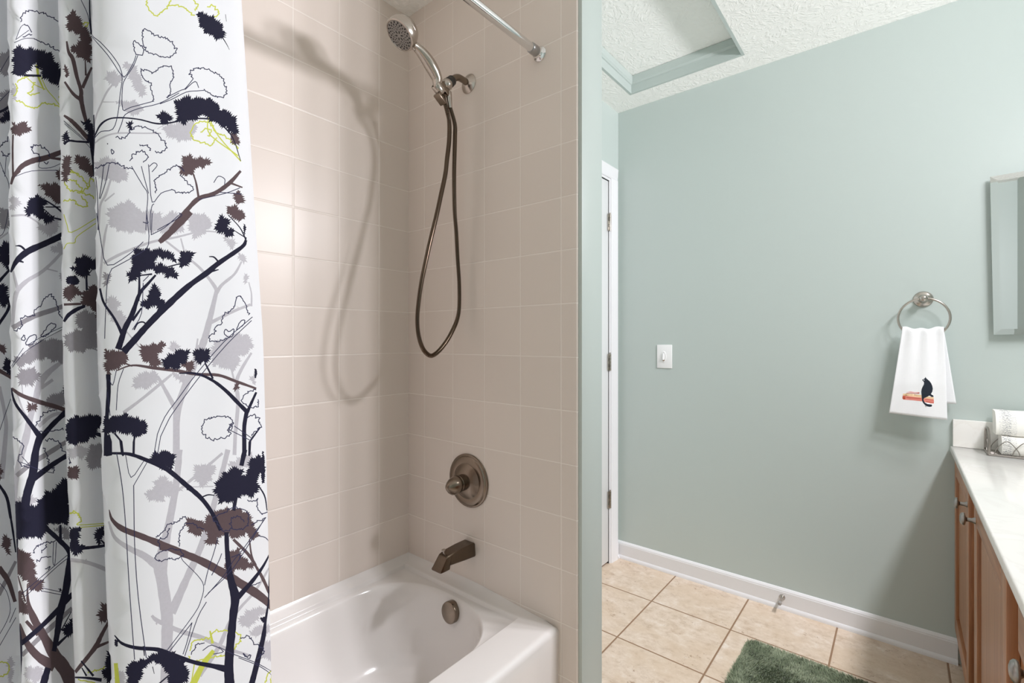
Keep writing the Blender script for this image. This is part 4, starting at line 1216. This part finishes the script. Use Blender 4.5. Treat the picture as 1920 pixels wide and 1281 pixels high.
blob('n', (705,1200), (740,1160), (800,1155), (850,1120), (910,1100), (980,1120), (1030,1170), (1045,1220), (1060,1250), (1000,1295), (940,1295), (940,1230), (900,1180), (860,1160), (810,1180), (790,1230), (770,1295), (715,1295)); br('n', (880,1290,8), (945,1235,8)); br('n', (850,1190,5), (860,1230,3)); br('n', (800,1075,10), (805,1130,5))
br('n', (1495,840,10), (1480,930,14), (1470,1010,24), (1450,1100,28), (1420,1220,30), (1400,1295,32)); blob('n', (1450,920), (1480,910), (1490,940), (1460,940), jag=4); br('n', (1502,470,7), (1500,700,7), (1495,850,8)); blob('n', (1510,640), (1520,680), (1510,700), jag=3); blob('n', (1460,-10), (1472,-10), (1477,160), (1455,170), jag=4)
sheet('B', '1')
ln((590,0), (640,110), (660,230), w=5); br('n', (652,-10,9), (655,120,11), (665,250,12))
blob('br', (490,120), (520,85), (560,100), (590,160), (620,210), (660,240), (668,400), (655,450), (600,430), (560,400), (520,380), (520,340), (580,310), (590,290), (570,240), (520,230), (490,220)); br('br', (485,300,12), (500,380,22), (530,430,30), (560,560,26), (590,660,28), (590,720,34), (610,820,30), (630,890,26)); br('br', (668,490,14), (640,550,22), (600,640,26)); br('br', (620,440,8), (625,550,14)); br('br', (470,595,14), (530,680,22), (585,725,28)); br('br', (465,840,14), (520,880,28), (580,940,30), (645,1015,30)); blob('br', (470,480), (500,500), (500,550), (470,555))
ln((465,880), (620,1020), w=4); ln((470,900), (610,1020), w=4); ln((620,1035), (675,1095), w=4); yo((600,170), (630,160), (640,180), (620,190))
blob('n', (590,890), (640,870), (680,920), (690,1060), (640,1030), (640,950)); br('n', (660,900,32), (668,1050,30), (675,1150,18), (686,1285,10)); br('n', (465,1050,18), (500,1025,16), (560,1030,14), (650,1035,16)); blob('n', (465,950), (495,960), (500,1000), (465,1050))
blob('br', (460,1130), (510,1140), (515,1180), (490,1290), (460,1290)); blob('br', (540,1140), (600,1130), (650,1180), (690,1220), (685,1290), (640,1260), (580,1220), (560,1190)); yo((510,1260), (540,1250), (570,1285))
sheet('B', '2')
blob('br', (460,-10), (500,10), (500,60), (460,90)); blob('br', (600,-10), (685,-10), (685,30), (640,20))
yo((470,80), (500,140), (560,150), (600,150), (640,120), (660,60), (685,70)); yo((500,70), (550,75), (580,110), (600,150)); yo((510,0), (560,20), (610,60), (640,120)); yo((560,160), (640,170), (690,200)); yo((465,220), (500,215), (550,220), (570,250), (630,270), (640,230), (590,190)); yl((465,320), (490,400), (520,450), (695,350)); yl((465,570), (490,530), (545,525), (560,480), (695,385))
blob('g', (560,1050), (620,1020), (680,1040), (725,1080), (735,1180), (730,1290), (475,1290), (475,1190), (560,1170), (600,1150), (550,1110))
blob('br', (465,840), (520,830), (560,850), (600,890), (540,920), (490,950), (465,920)); blob('br', (590,930), (630,870), (680,830), (725,850), (740,950), (740,1110), (700,1060), (680,1000), (620,980), (590,970)); br('br', (465,975,18), (590,970,16))
blob('n', (510,715), (550,700), (550,640), (600,620), (650,630), (680,655), (720,655), (720,710), (680,715), (650,730), (630,770), (590,780), (560,740)); br('n', (628,760,14), (632,870,16)); blob('n', (480,800), (490,770), (540,765), (580,790), (570,830), (500,830), jag=5); br('n', (465,1100,18), (500,1050,28), (560,1010,28), (620,985,20)); br('n', (640,760,6), (680,710,8))
sheet('B', '3')
blob('g', (470,-10), (630,-10), (640,60), (600,80), (520,70), (480,40)); blob('g', (640,-10), (750,-10), (752,60), (700,50), (660,40)); ln((640,30), (750,85), w=8, ink='g')
blob('lg', (495,800), (530,770), (620,760), (640,800), (640,840), (495,850)); blob('g', (640,800), (670,750), (745,745), (760,800), (745,880), (720,920), (660,930), (630,890)); blob('br', (490,910), (560,915), (580,950), (560,1000), (495,1010)); ob((500,850), (520,880), (500,900)); yo((505,1250), (550,1240), (585,1275))
blob('n', (480,580), (540,550), (600,545), (650,545), (690,535), (745,560), (740,600), (720,630), (700,660), (700,690), (640,720), (590,745), (480,750)); br('n', (690,670,24), (765,695,30)); br('n', (720,615,10), (765,660,12))
sheet('B', '4')
br('lg', (515,385,28), (600,395,28), (700,425,30), (805,470,32)); br('lg', (620,395,14), (630,378,6))
yo((510,45), (550,35), (590,70), (590,100), (560,125)); yl((560,130), (640,128), (785,115)); yl((580,148), (680,140), (785,130))
blob('n', (505,150), (550,145), (590,160), (580,200), (560,240), (580,270), (610,280), (600,330), (540,345), (505,320)); br('n', (600,300,24), (700,290,22), (790,275,20)); blob('n', (685,210), (700,160), (730,150), (770,155), (760,200), (735,230), (740,270), (700,250)); br('n', (735,240,12), (775,280,18))
blob('br', (715,795), (730,740), (770,700), (825,695), (825,830), (770,820), (730,840), jag=16); br('br', (805,810,18), (740,930,28), (700,1010,34), (640,1090,30), (545,1205,26)); br('br', (820,970,12), (700,1020,26)); blob('br', (810,920), (835,930), (830,1000), (810,1000))
blob('n', (780,1060), (810,1045), (850,1060), (850,1290), (770,1260), (745,1220), (770,1150)); br('n', (545,1240,12), (640,1245,18), (740,1260,28)); br('n', (590,1120,10), (680,1230,18)); br('n', (595,1170,8), (630,1230,14)); yo((640,1210), (740,1180), (770,1160)); yo((570,1260), (640,1270), (700,1281))
sheet('C', '1')
blob('lg', (95,600), (120,640), (115,710), (90,740))
ob((150,160), (160,100), (210,70), (270,85), (340,105), (420,150), (470,200), (475,270), (470,340), (430,375), (380,345), (320,310), (250,285)); ob((180,175), (210,200), (230,230)); ob((170,270), (210,250), (230,255)); ln((115,290), (150,200), (180,175), w=4.5); ln((120,285), (210,220), w=4.5); ln((105,310), (180,280), (250,280), w=4.5)
blob('n', (95,350), (150,335), (180,360), (240,350), (280,370), (340,375), (380,400), (400,450), (430,490), (480,510), (475,660), (440,640), (400,610), (340,580), (310,560), (310,520), (260,450), (210,510), (190,540), (95,560)); br('n', (170,548,16), (300,552,18)); br('n', (250,480,10), (310,510,10)); br('n', (465,640,20), (462,780,12))
yo((130,600), (170,560), (210,550), (270,550), (300,560)); yo((110,610), (130,640), (110,700)); yo((120,730), (160,740), (190,770), (240,790), (280,780), (300,750), (400,760), (465,800)); yl((300,560), (340,650), (400,720), (475,825)); yl((200,570), (260,620), (330,650)); yo((260,600), (230,630), (240,660), (190,680), (230,690), (280,680)); yo((440,630), (450,680), (420,710)); br('y', (270,470,22), (280,560,16), (320,655,9))
br('br', (95,980,12), (92,1100,14), (95,1290,14)); blob('br', (85,900), (120,905), (170,885), (220,930), (210,960), (150,980), (85,985)); br('br', (100,1280,26), (160,1210,36), (240,1170,40), (330,1150,38), (465,1100,34)); br('br', (370,1150,16), (465,1162,22))
ob((225,1070), (260,1060), (310,1065), (360,1110), (355,1140)); ob((225,1075), (240,1110), (290,1130), (290,1160)); ln((290,1170), (285,1220), (370,1220), (465,1180), w=4.5); ln((110,1285), (230,1245), (420,1240), w=4.5); ob((320,1180), (340,1195), (350,1180), jag=3)
sheet('C', '2')
blob('lg', (75,180), (140,200), (140,250), (75,300)); br('lg', (80,330,16), (180,325,14), (250,360,12), (290,390,10)); blob('lg', (270,400), (330,390), (420,330), (430,390), (400,470), (350,470), (310,450)); blob('lg', (370,560), (450,520), (470,600), (400,600)); br('lg', (450,595,22), (380,670,22), (300,740,26), (200,800,30), (130,870,34), (105,960,30), (90,1140,24)); br('lg', (95,730,16), (130,870,26)); br('lg', (340,715,12), (420,735,8)); blob('lg', (430,750), (470,740), (475,800), (440,780))
br('g', (90,1145,34), (250,1060,36), (400,1010,34), (480,978,30)); blob('g', (250,1281), (330,1240), (400,1235), (475,1260), (475,1295))
ob((100,1160), (160,1150), (150,1090), (160,1065), (250,1060), (250,1015), (310,970), (320,930), (370,895), (400,920), (420,990), (430,1040), (465,1085)); ob((290,1210), (330,1160), (360,1110), (420,1125), (340,1200), closed=True, jag=4); ln((200,1270), (340,1190), (465,1135), w=4.5); ln((230,1285), (475,1145), w=4.5); ob((180,1270), (210,1210), (260,1190), (270,1220), (230,1270), closed=True, jag=2); ob((150,1230), (180,1190), (185,1240), closed=True, jag=3)
blob('br', (285,95), (320,110), (350,95), (400,95), (465,120), (465,260), (420,240), (360,190), (320,150)); blob('br', (410,-10), (470,-10), (470,80), (420,70)); br('br', (80,100,16), (100,40,26), (140,-5,36))
blob('n', (175,270), (210,250), (215,200), (280,180), (330,210), (330,260), (300,290), (340,310), (400,345), (380,385), (330,375), (290,350), (260,320), (200,330)); br('n', (320,210,10), (400,260,12), (465,315,14)); br('n', (330,265,8), (465,265,9)); br('n', (395,345,12), (465,362,12)); br('n', (320,280,6), (390,345,9))
br('n', (470,465,48), (330,530,46), (200,590,48), (120,660,38), (78,740,14)); br('n', (185,580,16), (150,550,14), (112,548,6)); br('n', (125,650,24), (172,668,9))
sheet('C', '3')
blob('g', (85,150), (130,110), (200,90), (200,50), (300,-10), (475,-10), (480,160), (400,150), (350,120), (280,130), (220,150), (160,190)); blob('g', (130,240), (170,200), (230,195), (290,230), (280,280), (220,320), (170,320), (130,290), jag=14); br('lg', (450,150,28), (350,230,42), (290,310,52), (260,420,46), (220,560,46), (190,700,52), (150,850,48), (120,1000,38), (100,1290,26)); br('lg', (385,280,22), (300,340,28)); blob('g', (330,420), (440,370), (480,380), (480,460), (400,500), (330,480)); br('lg', (480,520,22), (380,540,26), (280,620,30)); br('g', (495,725,28), (360,810,36), (230,890,36), (120,980,32)); br('lg', (120,370,10), (170,510,16), (220,580,20)); br('lg', (160,320,10), (165,390,8)); blob('lg', (110,1150), (200,1110), (260,1140), (240,1200), (190,1200))
ob((90,700), (140,720), (175,760), (160,820), (130,850), (150,900), (220,920)); ob((260,620), (290,560), (330,510), (400,500)); ob((280,650), (330,660), (470,640)); ob((330,720), (380,715), (430,740), (460,790), (490,830)); ob((310,780), (350,830), (350,900)); ln((160,840), (220,910), w=5); ln((150,880), (300,940), (390,960), w=5); ob((390,960), (400,920), (380,930)); ln((90,190), (180,80), (300,0), w=4.5); ln((85,180), (130,110), (170,50), w=4.5)
br('br', (85,345,20), (160,395,28), (280,440,32), (400,475,32), (485,505,30)); blob('br', (190,455), (270,455), (265,500), (215,510)); br('br', (235,450,8), (240,470,10))
br('n', (80,340,10), (110,450,20), (190,560,28), (295,700,42)); br('n', (480,515,38), (380,610,36), (295,710,40)); br('n', (295,685,54), (260,800,54), (240,960,60), (200,1100,60), (180,1210,66)); br('n', (500,825,34), (380,900,36), (240,1005,46)); blob('n', (100,1180), (150,1155), (180,1220), (260,1220), (290,1150), (340,1095), (400,1090), (430,1030), (500,990), (505,1295), (100,1295)); blob('n', (455,350), (475,300), (478,400), jag=5)
sheet('C', '4')
blob('g', (365,150), (510,150), (510,240), (470,230), (440,180)); br('g', (525,735,30), (400,850,36), (280,960,36), (160,1080,30)); blob('lg', (180,1180), (260,1160), (330,1180), (280,1290), (180,1240))
ln((390,255), (385,400), (400,410), (410,255), w=5); ln((160,630), (300,510), (490,350), w=5); ln((180,650), (420,430), (505,365), w=5); ob((240,330), (250,300), (330,260), (400,250)); ob((300,330), (330,300), (340,270), jag=9); ob((270,400), (330,360), (370,360)); ob((330,450), (370,430), (350,460), jag=3); ln((310,590), (450,620), w=5); ln((300,610), (450,640), w=5)
blob('br', (80,400), (100,300), (150,310), (200,330), (230,370), (260,430), (250,520), (315,540), (310,600), (250,615), (210,590), (200,540), (150,500), (110,480)); blob('br', (120,600), (160,620), (170,700), (210,720), (210,780), (120,770)); br('br', (200,560,10), (205,690,24), (250,820,56), (330,960,66), (400,1080,88), (470,1180,104), (540,1290,116)); br('br', (140,850,22), (190,980,44), (280,1090,64), (400,1160,88)); br('br', (190,830,24), (280,930,34)); br('br', (130,500,10), (185,690,14))
blob('n', (95,-10), (510,-10), (505,110), (440,130), (400,110), (330,140), (340,190), (280,225), (200,215), (150,235), (95,220)); br('n', (330,150,32), (430,240,36), (505,325,38), (503,420,44), (480,600,54), (440,760,54), (420,900,44), (393,1050,32)); br('n', (440,130,16), (440,235,22)); br('n', (530,630,34), (430,740,38), (300,870,34), (155,995,34)); br('n', (125,230,16), (118,520,14), (130,800,16), (150,1000,24), (145,1290,18)); blob('n', (450,905), (490,850), (535,810), (535,940), (480,930)); br('n', (490,935,14), (415,1005,24)); br('n', (520,760,6), (450,890,8)); br('n', (350,1170,44), (315,1290,56)); blob('n', (420,590), (445,595), (440,615), jag=4)
sheet('D', '1')
blob('g', (-10,400), (60,370), (95,390), (95,550), (40,560), (-10,500)); blob('g', (-10,700), (70,640), (90,700), (85,800), (-10,930)); ln((-10,540), (60,420), (90,370), w=4.5); ln((-10,745), (90,645), w=4.5); ob((-5,1070), (30,1030), (60,1010), (75,940)); ob((10,1100), (40,1140), (80,1110)); ln((-5,1170), (35,1270), w=4.5); ln((45,1140), (35,1285), w=4.5); ln((80,1100), (78,1285), w=4.5); ob((95,150), (90,200), (95,245))
br('n', (-10,818,18), (40,795,20), (90,752,18)); blob('n', (-10,860), (50,820), (80,810), (75,870), (20,900))
sheet('D', '2')
blob('g', (-10,280), (60,270), (75,400), (40,430), (-10,400)); ln((20,0), (65,100), (65,260), (30,440), (-5,480), w=4.5); blob('n', (-10,560), (40,520), (80,520), (75,720), (30,700), (-10,640)); br('n', (75,715,16), (-10,810,24)); blob('n', (-10,830), (30,815), (50,860), (70,990), (-10,980)); br('n', (70,920,16), (60,1010,22), (-10,1120,24)); br('lg', (75,440,12), (-10,500,14))
sheet('D', '3')
br('lg', (-5,330,26), (40,560,28), (40,700,32), (10,1000,44)); ln((-5,660), (78,420), w=4.5); blob('br', (-10,20), (40,30), (40,70), (-10,90)); br('br', (-10,210,28), (85,265,28)); blob('n', (15,160), (80,110), (88,260), (40,220)); br('n', (-10,1040,18), (50,1140,24), (78,1290,20)); blob('br', (-10,880), (12,920), (10,1000), (-10,1000))
sheet('D', '4')
br('g', (115,395,22), (-10,640,32)); blob('lg', (60,1080), (95,1100), (90,1290), (60,1290)); yo((-5,1120), (50,1130), (70,1170), (50,1220), (-5,1230)); ln((-5,550), (50,620), (75,740), (50,830), (-5,930), w=4.5); ln((115,735), (70,840), w=4.5); ln((-5,1015), (115,805), w=4.5); blob('br', (15,230), (60,200), (80,260), (60,360), (20,280)); br('br', (-10,440,44), (60,540,38), (110,690,26)); br('n', (62,-10,12), (90,150,16), (115,330,10))
# repeat the print where the photograph does not show the cloth
base_print = list(PRINT)
z_vis = (.60, 1.86)
for L, p in base_print:
    for dz in (-1.14, 1.14):
        q = [(s, z + dz) for s, z in p]
        zs = [z for _, z in q]
        if (dz < 0 and max(zs) < z_vis[0] and max(zs) > ZB_) or (dz > 0 and min(zs) > z_vis[1] and min(zs) < ZT_):
            PRINT.append((L, q))
s_left = float(PANEL['D'][-1])
for rep in (1, 2):
    for L, p in list(base_print):
        ds = s_left * .52 * rep + .24
        q = [(s + ds, z) for s, z in p]
        if min(s for s, _ in q) > s_left and min(s for s, _ in q) < S_MAX:
            if rep == 2 and max(s for s, _ in p) < s_left * .48: continue
            PRINT.append((L, q))
k, co = cloth_mat('white_curtain_cloth', lin(230, 230, 234), 0.05)
k.b.inputs['Roughness'].default_value = .6
k.bump(k.noise(co, 900, 1), .06, .0005)
M['curtain'] = k.m
inks = [M['curtain'], ink('pale_grey_print', lin(190, 187, 194)), ink('grey_print', lin(150, 146, 152)), ink('lime_print', lin(198, 203, 84)), ink('brown_print', lin(92, 76, 79)), ink('navy_print', lin(34, 33, 52)), ink('line_print', lin(52, 52, 80))]
gs = []
s = 0.0
while s < S_MAX:
    gs.append(s); s += .005
gs.append(S_MAX)
me = printed_sheet((S_MAX, 1), (np.array(gs), np.concatenate([np.linspace(ZB_, .55, 10), np.linspace(.60, 1.80, 31), np.linspace(1.86, ZT_, 5)])), PRINT, curtain_place, inks)
cu = bpy.data.objects.new('shower_curtain', me)
link(cu)
tag(cu, 'white shower curtain printed with navy, brown and grey branches hanging by the tub', 'shower curtain')
# rings that carry it
ring_bm = tube([(0, .0195 * math.sin(2 * PI * i / 28), .0215 * math.cos(2 * PI * i / 28)) for i in range(28)], .0016, 8, True)
r0 = obj('curtain_ring', ring_bm, M['chrome'])
tag(r0, 'metal ring on the curtain rod carrying the printed curtain', 'curtain ring', 'curtain rings on the rod')
for i in range(12):
    o = r0 if i == 0 else r0.copy()
    if i: COL.objects.link(o)
    o.location = (.31 - i * .057, YR, ZR - .0075 - .001)
